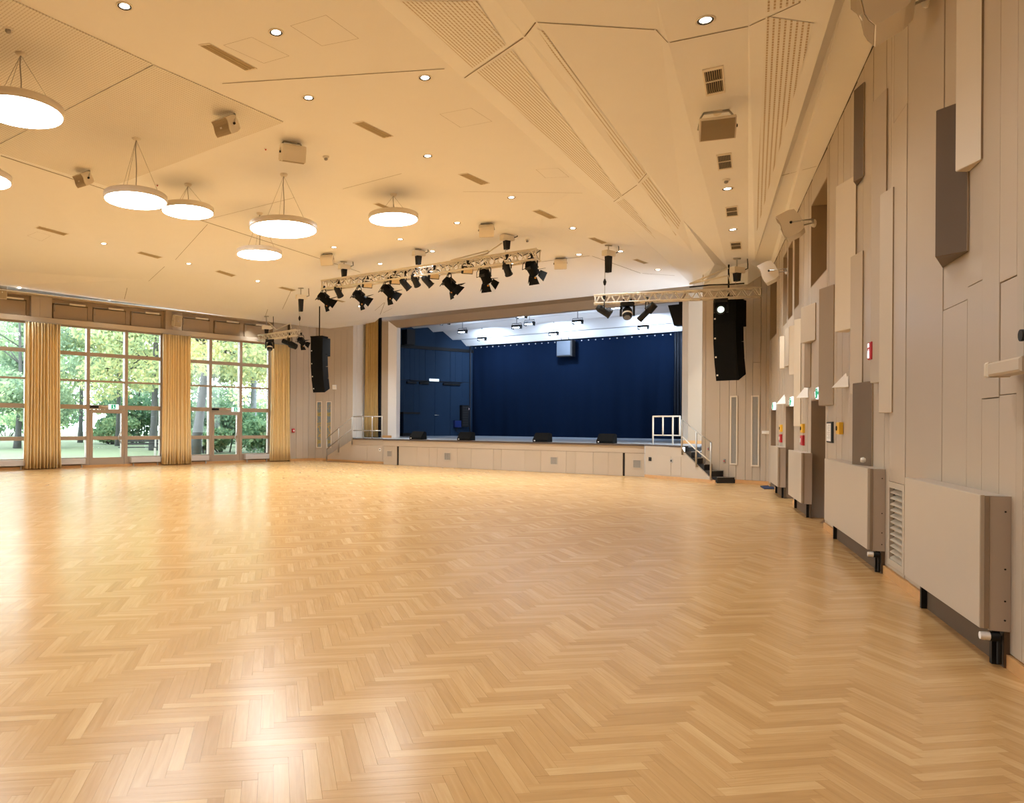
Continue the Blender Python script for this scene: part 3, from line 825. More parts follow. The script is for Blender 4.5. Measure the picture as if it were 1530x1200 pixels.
# pleated white ceiling over the stage: each baffle a board of its own
prof = [FSL.P(*p) for p in [(597, 482), (605.4, 483.8), (618.4, 491), (639.7, 489.3), (647, 496.4), (661.7, 495.2), (676.4, 508), (688.7, 508), (697, 517.4)]]
prof = [FS.loc(p) for p in prof]
prof[0] = Vector((prof[0].x, PY - 0.45, prof[1].z + 0.05))
prof.append(Vector((prof[-1].x, CY_ - 0.4, prof[-1].z + 0.06)))
stage_ceiling = structE('ceiling_stage', FS.M())
def right_x(y): return cxr - 0.25 - 3.0 * (y - CY_) / (ya - CY_)
for a, b in zip(prof[:-1], prof[1:]):
    mb = MB().prism([(right_x(a.y), a.y, a.z), (a.x + 0.02, a.y, a.z), (b.x + 0.02, b.y, b.z), (right_x(b.y), b.y, b.z)], (0, 0, 0.03))
    part('ceiling_baffle', mb, M['baffle'], stage_ceiling)
struct('ceiling_stage_slab', MB().box(-9, 13, CY_ - 0.7, PY - 0.1, 6.65, 6.7), M['gap'], FS.M())

# ------------------------------------------------------------------ window wall: three bays in view, three more beyond the frame
ZL = 4.76
wx = lambda px, py=600: FW.px(px, py)[0]
BAYS = [(0.05 + 4.555 * i, 4.0 + 4.555 * i) for i in range(5)]
END_X = 25.5
wall_left = structE('wall_left', FW.M())
holesW = [(a, b, -0.2, ZL) for a, b in BAYS]
RECS = [(a - 0.10, b - 0.13) for a, b in BAYS]
holesW += [(a, b, 4.93, 5.60) for a, b in RECS]
part('wall_core', grid_wall(-1.0, END_X, -0.2, 5.9, holesW, -0.30, -0.02), M['wall'], wall_left)
piers = [(-1.0, BAYS[0][0])] + [(BAYS[i][1], BAYS[i + 1][0]) for i in range(4)] + [(BAYS[4][1], END_X)]
uppers = [(-1.0, RECS[0][0])] + [(RECS[i][1], RECS[i + 1][0]) for i in range(4)] + [(RECS[4][1], END_X)]
for a, b in uppers: planks(wall_left, a, b, 5.60, 4.93, [(a + b) / 2 + 0.05], [], y0=-0.02)
for a, b in piers:
    planks(wall_left, a, b, ZL - 0.02, 0.08, [(a + b) / 2], [], y0=-0.02)
part('upper_rail', MB().box(-1.0, END_X, -0.02, 0.004, 5.60, 5.72), M['wall'], wall_left)
part('lintel_board', MB().bbox(-1.0, END_X, -0.02, 0.06, ZL, 4.925, 0.006), M['tan'], wall_left)
struct('baseboard_left', MB().box(-1.0, END_X, -0.02, 0.03, 0, 0.08), M['trim'], FW.M())
ZT = [(3.78, 3.90), (2.905, 2.965), (1.975, 2.12), (0.925, 1.05)]
for bi, (a, b) in enumerate(BAYS):
    m1, m2 = a + 1.31, a + 2.62          # far mullion, near mullion
    w = structE('window_%d' % (bi + 1), FW.M())
    y0, y1 = -0.20, -0.06
    fr = MB(); fr.box(a, a + 0.06, y0, y1, 0, ZL); fr.box(b - 0.06, b, y0, y1, 0, ZL); fr.box(a, b, y0, y1, ZL - 0.05, ZL)
    part('window_frame', fr, M['frame'], w)
    for m in (m1, m2): part('mullion', MB().box(m - 0.055, m + 0.055, y0 - 0.04, y1 + 0.01, 0, ZL), M['frame'], w)
    cols = [(a + 0.06, m1 - 0.055), (m1 + 0.055, m2 - 0.055), (m2 + 0.055, b - 0.06)]
    for ci, (c, d) in enumerate(cols):
        for zi, (z0, z1) in enumerate(ZT):
            if ci == 1 and zi == 3: continue
            part('transom', MB().box(c, d, y0, y1, z0, z1), M['frame'], w)
        rows = [(3.90, ZL - 0.05), (2.965, 3.78), (2.12, 2.905)] + ([(1.05, 1.975), (0.34, 0.925)] if ci != 1 else [])
        for z0, z1 in rows:
            part('pane', MB().box(c, d, -0.135, -0.125, z0, z1), M['glass'], w)
        if ci != 1: part('window_panel', MB().box(c, d, y0, y1, 0.0, 0.34), M['frame'], w)
    # glazed door in the middle field
    dr = structE('door_%d' % (bi + 5), FW.M())
    c, d = cols[1]; zt = 1.965
    lf = grid_wall(c + 0.01, d - 0.01, 0.02, zt, [(c + 0.11, d - 0.11, 0.32, 0.93), (c + 0.11, d - 0.11, 1.05, zt - 0.12)], -0.17, -0.05)
    part('door_leaf', lf, M['frame'], dr)
    for z0, z1 in ((0.32, 0.93), (1.05, zt - 0.12)): part('pane', MB().box(c + 0.11, d - 0.11, -0.115, -0.105, z0, z1), M['glass'], dr)
    part('kick_rail', MB().box(c + 0.06, d - 0.06, -0.05, -0.035, 0.06, 0.10), M['frame'], dr)
    part('push_bar', MB().tube([(c + 0.15, -0.05, 1.22), (c + 0.17, 0.02, 1.16), (c + 0.26, 0.04, 0.99), (c + 0.17, 0.02, 0.86), (c + 0.15, -0.05, 0.80)], 0.02, 6), M['steel'], dr)
    part('door_closer', MB().bbox(m2 - 0.34, m2 - 0.06, -0.06, 0.0, 2.02, 2.09, 0.01), M['black'], dr)
    # recess above with three tilting flaps and their opener rods
    ra, rb = RECS[bi]; wdt = (rb - ra) / 3
    up = structE('window_%d' % (bi + 20), FW.M())
    part('window_lining', MB().box(ra, rb, -0.30, -0.27, 4.93, 5.60), M['recess'], up)
    for j in range(3):
        f0, f1 = ra + wdt * j, ra + wdt * (j + 1)
        part('window_frame', grid_wall(f0, f1, 4.93, 5.60, [(f0 + 0.10, f1 - 0.06, 4.98, 5.46)], -0.27, -0.18), M['recess'], up)
        part('window_flap', MB().bbox(f0 + 0.12, f1 - 0.08, -0.27, -0.14, 4.95, 5.42, 0.012), M['recess'], up)
        part('opener', MB().bbox(f0 + 0.2, f0 + 0.72, -0.14, -0.08, 5.44, 5.50, 0.008), M['offwhite'], up)
        part('opener_rod', MB().tube([(f0 + 0.70, -0.11, 5.47), (f1 - 0.12, -0.11, 5.45), (f1 - 0.12, -0.11, 5.18)], 0.011, 5), M['steel'], up)

rp = [FW.W(-2.2, -.3), FW.W(END_X, -.3), Vector((-22.2, -12.2, 0)), FR.W(-19, -.5) + Vector((0.3, -1.2, 0)), FR.W(-19, -.4), FR.W(LEN_R + .3, -.4), FS.W(-9, -3), FS.W(-9, -11.6), FS.W(13, -11.6), FS.W(13, -2.6)]
struct('ceiling_slab', MB().prism([Vector((p.x, p.y, 7.0)) for p in rp], (0, 0, .25)), M['gap'])
# closing walls outside the view
c1 = FW.W(END_X, 0); c2 = FR.W(-19, 0)
FBK = Frame((c1.x, c1.y), (Vector((-14, -12, 0)) - c1))
back = MB()
def wallseg(a, b, h=6.6, t=0.2):
    d = Vector((b[0] - a[0], b[1] - a[1], 0)).normalized(); n = Vector((-d.y, d.x, 0)) * t
    a3, b3 = Vector((a[0], a[1], 0)), Vector((b[0], b[1], 0))
    back.prism([a3, b3, b3 - n, a3 - n], (0, 0, h))
wallseg((c1.x, c1.y), (-22, -12)); wallseg((-22, -12), (c2.x + 0.5, -12)); wallseg((c2.x, -12), (c2.x + 0.2, c2.y + 0.5))
struct('wall_rear', back, M['wall'])

# ================================================================== OBJECTS: ceiling fittings
DOWNS = [
    ((186, 9), 'first of the middle ceiling row, nearest the camera at the top left'), ((461, 146), 'second of the middle ceiling row, above the small bracket speaker'),
    ((639, 233), 'third of the middle ceiling row, left of the long beam'), ((764, 295), 'fourth of the middle ceiling row, by the slotted beam'),
    ((855.7, 341), 'fifth of the middle ceiling row, right above the long truss end'), ((927, 375.6), 'sixth of the middle ceiling row, beside the hoist of the short truss'),
    ((983, 403), 'last of the middle ceiling row, over the stage mouth'), ((635, 116), 'alone below a ceiling joint beside the long beam'),
    ((683, 333), 'right of the smallest hanging disc lamp'), ((598, 357.6), 'just below the rightmost disc lamp'), ((646, 375.6), 'behind the long lighting truss near its middle'),
    ((865, 380.4), 'above the right end of the long truss'), ((765, 394.7), 'between two spotlights at the right end of the long truss'),
    ((499, 369.5), 'above the left end of the long truss'), ((568, 394.3), 'seen through the left half of the long truss'), ((537.7, 457.7), 'in the ceiling slope under the left spotlights'),
    ((155, 364), 'leftmost of three over the windows'), ((282, 394), 'second of three over the windows'), ((385, 420), 'third of three over the windows'),
    ((1054, 30), 'nearest in the strip along the right wall'), ((1087, 282), 'second in the strip along the right wall'), ((1095, 343), 'third in the strip along the right wall'), ((1101, 386.4), 'farthest in the strip along the right wall')]
SOFD = [((28.5, 430.2), 'leftmost in the narrow soffit over the windows'), ((164, 448.2), 'second in the narrow soffit over the windows'), ((279, 463.6), 'third in the narrow soffit over the windows'), ((379, 476.6), 'fourth in the narrow soffit, near the small truss')]
ring = MB().lathe([(0.092, 0.0), (0.118, 0.0), (0.118, 0.006), (0.096, 0.009), (0.092, 0.0)], 24, caps=False).mesh('trim_ring', M['offwhite'])
cup = MB().lathe([(0.097, 0.008), (0.094, 0.010), (0.069, 0.003), (0.066, 0.001)], 24, caps=False).mesh('inner_ring', M['black_gloss'])
lens = MB().lathe([(0.0, 0.0022), (0.068, 0.0022)], 20, caps=False).mesh('lamp_lens', M['down'])
def downlight(p, n, where, s=1.0, power=1.0):
    t = thing('recessed_downlight', 'round recessed downlight, ' + where, 'ceiling light', aim(p, n) @ Matrix.Scale(s, 4), 'recessed downlights in the ceiling')
    part('trim_ring', ring, None, t); part('inner_ring', cup, None, t); part('lamp_lens', lens, None, t)
    if power:
        L = bpy.data.lights.new('downlight_lamp', 'SPOT'); L.energy = SPOT_W * power * (0.5 if p.y < 13 else 1.0 if p.y < 17 else (1.9 if p.x < 0.6 else 1.0)); L.color = WARM; L.spot_size = math.radians(110); L.spot_blend = 1.0; L.shadow_soft_size = 0.08
        lo_ = bpy.data.objects.new('downlight_lamp', L); COL.objects.link(lo_); lo_.matrix_world = T(p + Vector(n) * 0.03)

for (px, py), wh in DOWNS:
    p, n = hit(px, py); downlight(p, n, wh, 0.86, 0 if px in (983, 1101) else 1.0)
for (px, py), wh in SOFD:
    r = ray(px, py); a, b, c = FW.W(0, 0.45, FW.loc(S1).z), FW.W(10, 0.45, S0.z), FW.W(0, 0, ZSOF)
    downlight(onpl(a, b, c, px, py) + Vector((0, 0, -0.004)), Vector((0, 0, -1)), wh, 0.8, 0.12)

# hanging disc lamps
PEND = [((31, 78), 46, 168, 1.09, 'nearest, cut by the left picture edge'), ((-36, 184), -36, 268, 1.09, 'mostly outside the picture at the left edge'), ((203.5, 205.5), 205, 300, 1.06, 'left one of two that overlap'),
        ((281, 275), 282, 317, 1.06, 'right one of two that overlap'), ((424, 260), 421, 343, 1.34, 'largest, in front of the long ceiling joint'), ((388, 318), 383, 381, 1.06, 'lowest and smallest in view, beyond the largest lamp'), ((588, 290), 585, 328, 1.07, 'rightmost, nearest to the stage')]
for (cx_, cy_), dx, dy, D, wh in PEND:
    top, n = hit(cx_, cy_) if cx_ > 0 else (P(cx_, cy_, ZM), None)
    r = ray(dx, dy); zc_ = HC + r.z * top.y
    p = Vector((top.x, top.y, zc_)); R = D / 2
    t = thing('disc_pendant_lamp', 'glowing disc lamp on cables, ' + wh, 'pendant lamp', T(p), 'round disc lamps hanging from the ceiling')
    part('housing', MB().lathe([(R - 0.035, 0.0), (R, -0.004), (R + 0.004, 0.02), (R + 0.002, 0.10), (R - 0.02, 0.115), (0.12, 0.12), (0.0, 0.12)], 56), M['offwhite'], t)
    part('diffuser', MB().lathe([(0.0, -0.010), (R - 0.02, -0.010), (R - 0.012, 0.02)], 56), M['pend'], t)
    h = top.z - p.z
    part('canopy', MB().lathe([(0.0, h - 0.05), (0.05, h - 0.05), (0.075, h - 0.02), (0.075, h)], 18), M['offwhite'], t)
    part('cord', MB().tube([(0, 0, 0.11), (0.01, 0.0, h * 0.5), (-0.01, 0, h * 0.8), (0, 0, h - 0.03)], 0.009, 6), M['grey'], t)
    for k in range(3):
        a = 2 * math.pi * k / 3 + 0.5
        part('suspension_wire', MB().tube([(math.cos(a) * R * 0.8, math.sin(a) * R * 0.8, 0.11), (0, 0, h - 0.04)], 0.003, 5), M['grey'], t)

# unseen fill lamps of the same kinds, added behind and left of the camera
for i, (x, y) in enumerate([(-6.5, 4.5), (-12, 9), (-16.5, 13), (-11.8, 17.0), (-13.2, 19.6), (-10.5, 0.5), (-15.6, 16.4), (-11, -7), (-3.0, 4.2)]):
    D = 1.1; R = D / 2; p = Vector((x, y, 5.5))
    t = thing('disc_pendant_lamp', 'glowing disc lamp on cables, added as fill outside the view', 'pendant lamp', T(p), 'added fill disc lamps outside the view')
    part('housing', MB().lathe([(R - 0.035, 0.0), (R, -0.004), (R + 0.004, 0.02), (R + 0.002, 0.10), (R - 0.02, 0.115), (0.0, 0.12)], 32), M['offwhite'], t)
    part('diffuser', MB().lathe([(0.0, -0.010), (R - 0.02, -0.010), (R - 0.012, 0.02)], 32), M['pend'], t)
    part('cord', MB().tube([(0, 0, 0.11), (0, 0, ZM - 5.5)], 0.009, 6), M['grey'], t)
for i, (x, y, z) in enumerate([(-5.6, 7.5, ZM), (-7.9, 4.8, ZM), (-1.4, 9.3, ZM), (-3.6, 6.6, ZM), (-5.8, 3.9, ZM), (1.9, 5.0, 5.75), (0.5, 2.2, 5.75), (-1.0, -.6, 5.75)]):
    q = BVH.ray_cast(Vector((x, y, 1)), Vector((0, 0, 1)))[0]
    if q is not None: downlight(q + Vector((0, 0, -.003)), Vector((0, 0, -1)), 'added as fill outside the view, behind the camera', .86)

# ventilation slots: thin frame, dark slats
VENTS = [([(299, 67.6), (315, 65.7), (381.7, 101), (366.7, 104.3)], 'long, in front at the upper left'), ([(266.5, 181), (277, 178.7), (321, 198.7), (312, 203)], 'beside the left bracket speaker'),
         ([(133.3, 236), (141, 235), (186.5, 251.7), (178.5, 253.7)], 'above the left overlapping disc lamp'), ([(53.5, 340.4), (59, 338), (101, 349), (95, 351.7)], 'leftmost, near the flush hatch over the windows'),
         ([(205, 378), (211, 376), (242, 384), (235, 386)], 'second over the windows'), ([(322, 405.6), (328, 404), (352, 411), (346, 413.3)], 'third over the windows'),
         ([(416, 430), (422, 428.6), (442, 433), (436, 435)], 'fourth over the windows, near the left hoist'), ([(529, 184), (543, 181.3), (586, 202.6), (573, 205.6)], 'in the middle below the lone downlight'),
         ([(686, 260.6), (699, 259), (730, 273), (718.5, 275.6)], 'left of the fourth row downlight'), ([(795.5, 315), (806, 313.6), (832, 325), (821, 326.5)], 'between the beam and the fifth row downlight'),
         ([(880, 356), (888, 354.8), (906.7, 362.4), (899, 364)], 'above the short truss hoist'), ([(946, 388), (952, 386.8), (968, 392.6), (962, 394)], 'last before the stage mouth'),
         ([(558.5, 304.6), (566.5, 303.4), (592, 313.4), (584, 315)], 'partly behind the rightmost disc lamp'), ([(500, 448.6), (505, 447.6), (516, 450.4), (511, 451.6)], 'small, under the left spotlights')]
for pp, wh in VENTS:
    q = quadpx(*pp); n = hit(*pp[0])[1]
    c = sum(q, Vector()) / 4
    t = thing('slot_vent', 'narrow olive ceiling slot vent, ' + wh, 'vent', T(c), 'slot vents in the ceiling')
    o = [p - c for p in q]
    ou = [p * 1.0 + p.normalized() * 0.03 for p in o]
    fr = MB()
    for i in range(4):
        j = (i + 1) % 4
        fr.prism([ou[i] + n * 0.001, ou[j] + n * 0.001, o[j] + n * 0.001, o[i] + n * 0.001], n * 0.008)
    part('vent_frame', fr, M['offwhite'], t)
    part('vent_back', MB().prism([p + n * 0.0005 for p in o], n * 0.002), M['slot'], t)
    for k in range(3):
        a0, b0 = lerp(o[0], o[1], (k + 0.3) / 3), lerp(o[3], o[2], (k + 0.3) / 3); a1, b1 = lerp(o[0], o[1], (k + 0.75) / 3), lerp(o[3], o[2], (k + 0.75) / 3)
        part('slat', MB().prism([a0 + n * 0.003, a1 + n * 0.003, b1 + n * 0.003, b0 + n * 0.003], n * 0.004), M['slot'], t)
SQV = [([(1049, 104), (1080.6, 97), (1083.6, 137), (1055, 143)], 'nearest, its black slots wide open'), ([(1070, 231), (1093, 227.6), (1095, 251), (1073, 254.3)], 'second, behind the large strip speaker'), ([(1083.5, 309.6), (1102, 307), (1103.3, 322), (1085, 324)], 'third along the strip'), ([(1090.5, 362), (1107.5, 360.6), (1108.5, 372), (1092, 373)], 'farthest along the strip')]
for pp, wh in SQV:
    q = quadpx(*pp); n = hit(*pp[0])[1]; c = sum(q, Vector()) / 4; o = [p - c for p in q]
    t = thing('grille_vent', 'square slatted vent over the right wall, ' + wh, 'vent', T(c), 'square vents in the ceiling strip')
    fr = MB(); ins = [p * 0.84 for p in o]
    for i in range(4):
        j = (i + 1) % 4; fr.prism([o[i] + n * .001, o[j] + n * .001, ins[j] + n * .001, ins[i] + n * .001], n * 0.012)
    mid0, mid1 = lerp(ins[0], ins[3], 0.47), lerp(ins[1], ins[2], 0.47); e = (ins[3] - ins[0]).normalized() * 0.012
    fr.prism([mid0 - e + n * .001, mid1 - e + n * .001, mid1 + e + n * .001, mid0 + e + n * .001], n * 0.012)
    part('vent_frame', fr, M['offwhite'], t)
    part('vent_back', MB().prism([p + n * .0005 for p in ins], n * .002), M['black'], t)
    for k in range(8):
        a0, b0 = lerp(ins[0], ins[1], (k + .35) / 8), lerp(ins[3], ins[2], (k + .35) / 8); a1, b1 = lerp(ins[0], ins[1], (k + .65) / 8), lerp(ins[3], ins[2], (k + .65) / 8)
        part('slat', MB().prism([a0 + n * .003, a1 + n * .003, b1 + n * .003, b0 + n * .003], n * 0.007), M['slot'], t)

# loudspeakers with a curved cabinet on a U bracket
def speaker(p, face, up, w, h, d, label, mount, group, grille='grille', wavy=True):
    """cabinet centre p, face direction, mount point"""
    m = aim(p, face, up)              # local x width, y height, z front
    t = thing('bracket_speaker', label, 'loudspeaker', m, group)
    mb = MB()
    prof = [(-h / 2, -d * 0.15), (-h * 0.42, -d * 0.42), (-h * 0.15, -d * 0.5), (h * 0.15, -d * 0.5), (h * 0.42, -d * 0.42), (h / 2, -d * 0.15)]
    front = []
    for i in range(7):
        u = i / 6 - 0.5
        front.append((-u * h, d * 0.5 + (0.06 * d * math.sin(u * 2 * math.pi) if wavy else 0.06 * d * math.cos(u * math.pi))))
    outl = prof + front
    mb.prism([(-w / 2, y, z) for y, z in outl], (w, 0, 0))
    part('cabinet', mb, M['offwhite'], t)
    g = MB()
    for i in range(6):
        (ya_, za), (yb, zb) = front[i], front[i + 1]
        k = 0.95
        g.prism([(-w * .46, ya_ * .93, za + .004), (w * .46, ya_ * .93, za + .004), (w * .46, yb * .93, zb + .004), (-w * .46, yb * .93, zb + .004)], (0, 0, 0.004))
    part('front_grille', g, M[grille], t)
    part('badge', MB().box(-w * .05, w * .05, -h * .05, h * .05, d * .5 + .005, d * .5 + .02), M['white'], t)
    mi = m.inverted() @ Vector(mount)
    br_ = MB()
    for sx in (-1, 1):
        br_.tube([(sx * (w / 2 + .012), 0, 0), Vector((sx * (w / 2 + .012), 0, 0)).lerp(Vector((sx * w * .4, mi.y, mi.z)), 0.7), (sx * w * .35, mi.y * .95, mi.z * .95)], 0.014, 5)
    br_.tube([(-w * .36, mi.y * .95, mi.z * .95), (w * .36, mi.y * .95, mi.z * .95)], 0.018, 6)
    part('bracket', br_, M['steel'], t)
    part('mount_plate', MB().cyl(mi * 0.93, mi, 0.06, 0.07, 10), M['offwhite'], t)
    part('pivot', MB().cyl((w / 2 - .005, 0, 0), (w / 2 + .025, 0, 0), 0.02, n=8), M['black'], t)
    return t
G_SP = 'bracket loudspeakers under the ceiling'
toCam = lambda p: (EYE - Vector(p)).normalized()
def ceil_speaker(px, py, drop, face, w, h, d, label, mpx=None):
    top, n = hit(*(mpx or (px, py - 14))); r = ray(px, py); k = top.y
    p = EYE + r * (k - 0.05)
    return speaker(p, face, (0, 0, 1), w, h, d, label, top, G_SP)
ceil_speaker(338, 188, .3, Vector((-0.42, -0.62, -0.5)), 0.34, 0.26, 0.24, 'olive-faced bracket speaker at the corner of the perforated ceiling field', (344, 171))
ceil_speaker(125, 268, .3, Vector((-0.42, -0.62, -0.5)), 0.30, 0.24, 0.22, 'olive-faced bracket speaker on the long ceiling joint at the far left', (129, 255))
ceil_speaker(437, 229, .3, Vector((-0.1, 0.25, -0.9)), 0.42, 0.30, 0.28, 'cream bracket speaker seen from behind, in the middle of the ceiling', (439, 213))
ceil_speaker(489, 388, .3, Vector((0.1, 0.5, -0.8)), 0.36, 0.26, 0.26, 'cream bracket speaker above the left end of the long truss', (488, 379))
ceil_speaker(727, 344, .3, Vector((0.1, 0.5, -0.8)), 0.36, 0.26, 0.26, 'cream bracket speaker left of the winch at the right end of the long truss', (731, 334))
ceil_speaker(837.5, 394, .3, Vector((0.1, 0.5, -0.8)), 0.34, 0.24, 0.24, 'cream bracket speaker on the grey ceiling slope over the stage', (838, 386))
top, n = hit(1072, 166)
speaker(EYE + ray(1071.5, 191) * (top.y - 0.15), Vector((-0.30, -0.85, -0.55)), (0, 0, 1), 0.44, 0.27, 0.22, 'large flat olive-grille speaker hanging under the strip along the right wall', top, G_SP, wavy=False)
# on the right wall, along its top edge
for px, py, w, h, d, mp, lb in ((1322, 4, 0.42, 0.44, 0.34, (1372, 4), 'cream wavy-front speaker at the very top, nearest on the right wall'), (1183, 336, 0.34, 0.42, 0.30, (1198, 330), 'cream wavy-front speaker on the right wall beside the large clerestory opening'), (1150, 407, 0.34, 0.42, 0.30, (1160, 400), 'cream wavy-front speaker on the far end of the right wall')):
    mount = FR.P(*mp); r = ray(px, py)
    off = 0.34
    c = FR.P(px, py, off)
    speaker(c, FR.y * 0.9 + Vector((0, 0, -0.42)) + FR.x * 0.16, (0, 0, 1), w, h, d, lb, FR.W(FR.loc(c).x + 0.12, 0, c.z + 0.02), G_SP)
# on the window wall
for px, py, lb in ((264.3, 479.5, 'cream wavy-front speaker on the pier between two clerestory recesses'), (2, 436, 'cream speaker cut by the left picture edge over the windows')):
    c = FW.P(px, py, 0.16)
    speaker(c, FW.y + Vector((0, 0, -0.25)), (0, 0, 1), 0.28, 0.42, 0.22, lb, FW.W(FW.loc(c).x, 0.0, c.z), G_SP)

# smoke detectors and little sensors
for px, py, lb in ((12, 41, 'round white smoke detector at the top left corner'), (487, 234, 'round white smoke detector right of the cream ceiling speaker'), (1085, 268, 'round white smoke detector in the strip along the right wall'), (788, 358, 'round white smoke detector behind the right end of the long truss'), (20, 4, None)):
    if not lb: continue
    p, n = hit(px, py); t = thing('smoke_detector', lb, 'smoke detector', aim(p, n))
    part('base', MB().lathe([(0.06, 0.0), (0.06, 0.02), (0.045, 0.03), (0, 0.03)], 16), M['white'], t)
    part('sensor_head', MB().lathe([(0.032, 0.03), (0.035, 0.055), (0.02, 0.07), (0, 0.07)], 14), M['grey'], t)
for px, py, lb in ((397, 222, 'tiny red indicator knob in the ceiling left of the cream speaker'), (235, 276, 'tiny brown sensor knob near two overlapping disc lamps')):
    p, n = hit(px, py); t = thing('ceiling_indicator', lb, 'sensor', aim(p, n))
    part('base', MB().lathe([(0.03, 0.0), (0.025, 0.012), (0, 0.012)], 12), M['white'], t)
    part('knob', MB().lathe([(0.014, 0.012), (0.012, 0.03), (0, 0.032)], 10), M['red'], t)

# ================================================================== OBJECTS: trusses, winches, spotlights
def truss(name, label, a, b, sec, cells, group=None, m='offwhite'):
    """square lattice beam: a, b = ends of the upper front chord; hangs below, depth away from the camera"""
    d = (b - a); L = d.length; x = d.normalized(); y = Vector((-x.y, x.x, 0)).normalized()
    if y.y < 0: y = -y
    Mx = Matrix(((x.x, y.x, 0, a.x), (x.y, y.y, 0, a.y), (x.z, y.z, 1, a.z), (0, 0, 0, 1)))
    t = thing(name, label, 'truss', Mx, group)
    r = sec * 0.105
    for yy, zz in ((0, 0), (sec, 0), (0, -sec), (sec, -sec)):
        part('chord', MB().tube([(-0.03, yy, zz), (L + 0.03, yy, zz)], r, 8), M[m], t)
    for face in ((lambda u, v: (u, 0, v)), (lambda u, v: (u, sec, v)), (lambda u, v: (u, -v, 0)), (lambda u, v: (u, -v, -sec))):
        mb = MB()
        for i in range(cells):
            u0, u1 = L * i / cells, L * (i + 1) / cells; um = (u0 + u1) / 2
            mb.tube([face(u0, -sec), face(um, 0)], r * 0.5, 5); mb.tube([face(um, 0), face(u1, -sec)], r * 0.5, 5)
        for u in (0, L): mb.tube([face(u, 0), face(u, -sec)], r * 0.7, 5)
        part('lacing', mb, M[m], t)
    return t, a, x, y, L, sec
tA, tB = P(481, 419.5, 5.95), P(800, 372, 5.95)
TR1 = truss('lighting_truss', 'long pale lattice truss in front of the stage, carrying a row of spotlights', tA, tB, 0.26, 26, 'pale lattice trusses')
rA, rB = atd(889, 441, 19.1), atd(1136, 429.5, 17.9)
rB.z = rA.z = (rA.z + rB.z) / 2
TR2 = truss('lighting_truss', 'short pale lattice truss at the right, in front of the black loudspeaker column', rA, rB, 0.21, 15, 'pale lattice trusses')
lA, lB = atd(386, 504, 28.2), atd(441, 489.5, 26.4); lB.z = lA.z = (lA.z + lB.z) / 2
TR3 = truss('lighting_truss', 'short white lattice truss at the left, under the window wall ceiling', lA, lB, 0.20, 10, 'pale lattice trusses')
def truss_pt(TR, px, py):
    """point on the vertical plane of the truss centre"""
    t, a, x, y, L, sec = TR
    n = y; o = a + y * (sec * 0.5); r = ray(px, py); k = n.dot(o - EYE) / n.dot(r); return EYE + r * k
# cables dressed along the long truss
cb = MB()
for i in range(9):
    u = (i + 0.3) / 9 * TR1[4]; p0 = tA + TR1[2] * u + TR1[3] * .13
    cb.tube([p0 + Vector((0, 0, 0.0)), p0 + TR1[2] * .12 + Vector((0, 0, -.10)), p0 + TR1[2] * .3 + Vector((0, 0, -.05)), p0 + TR1[2] * .45 + Vector((0, 0, -.13)), p0 + TR1[2] * .62 + Vector((0, 0, -.02))], 0.011, 5)
single('power_cable', cb, M['black'], 'loose black cables looped along the long lattice truss', 'cable')
tub = MB()
q0 = truss_pt(TR1, 664, 391); q1 = truss_pt(TR1, 720, 377); up = Vector((0, 0, 0.10)); bk = TR1[3] * 0.35
tub.tube([q0 + bk, q0 + bk + up, q1 + bk + up * 1.1, q1 + bk + up * .4, q0 + bk + up * .2], 0.022, 6)
tub.tube([q1 + bk + up * .6, truss_pt(TR1, 741, 359) + bk], 0.02, 6)
single('cable_loop', tub, M['offwhite'], 'thick cream cable loop lying above the long lattice truss', 'cable')
for TR, a, b, lb in ((TR2, (1030, 424.5), (1088, 400.5), 'pale diagonal stay over the short right truss'), (TR3, (413, 493), (400.5, 481), 'white diagonal stay over the short left truss')):
    p0, p1 = truss_pt(TR, *a), truss_pt(TR, *b)
    st = thing('truss_stay', lb, 'stay', T(p0))
    part('tube', MB().tube([(0, 0, 0), p1 - p0], 0.022, 8), M['offwhite'], st)
    q = p1 - p0; part('fold', MB().tube([(0, 0, 0), TR[2] * .9 + Vector((0, 0, .16)), TR[2] * .95 + Vector((0, 0, -.02))], 0.02, 8), M['offwhite'], st)
pp = [truss_pt(TR2, *p) for p in ((1030, 432), (1060, 429), (1090, 428), (1112, 426.5))]
single('power_cable', MB().tube([p + Vector((0, 0, .05)) for p in pp], 0.018, 6), M['black'], 'black cable lying on top of the short right truss', 'cable')

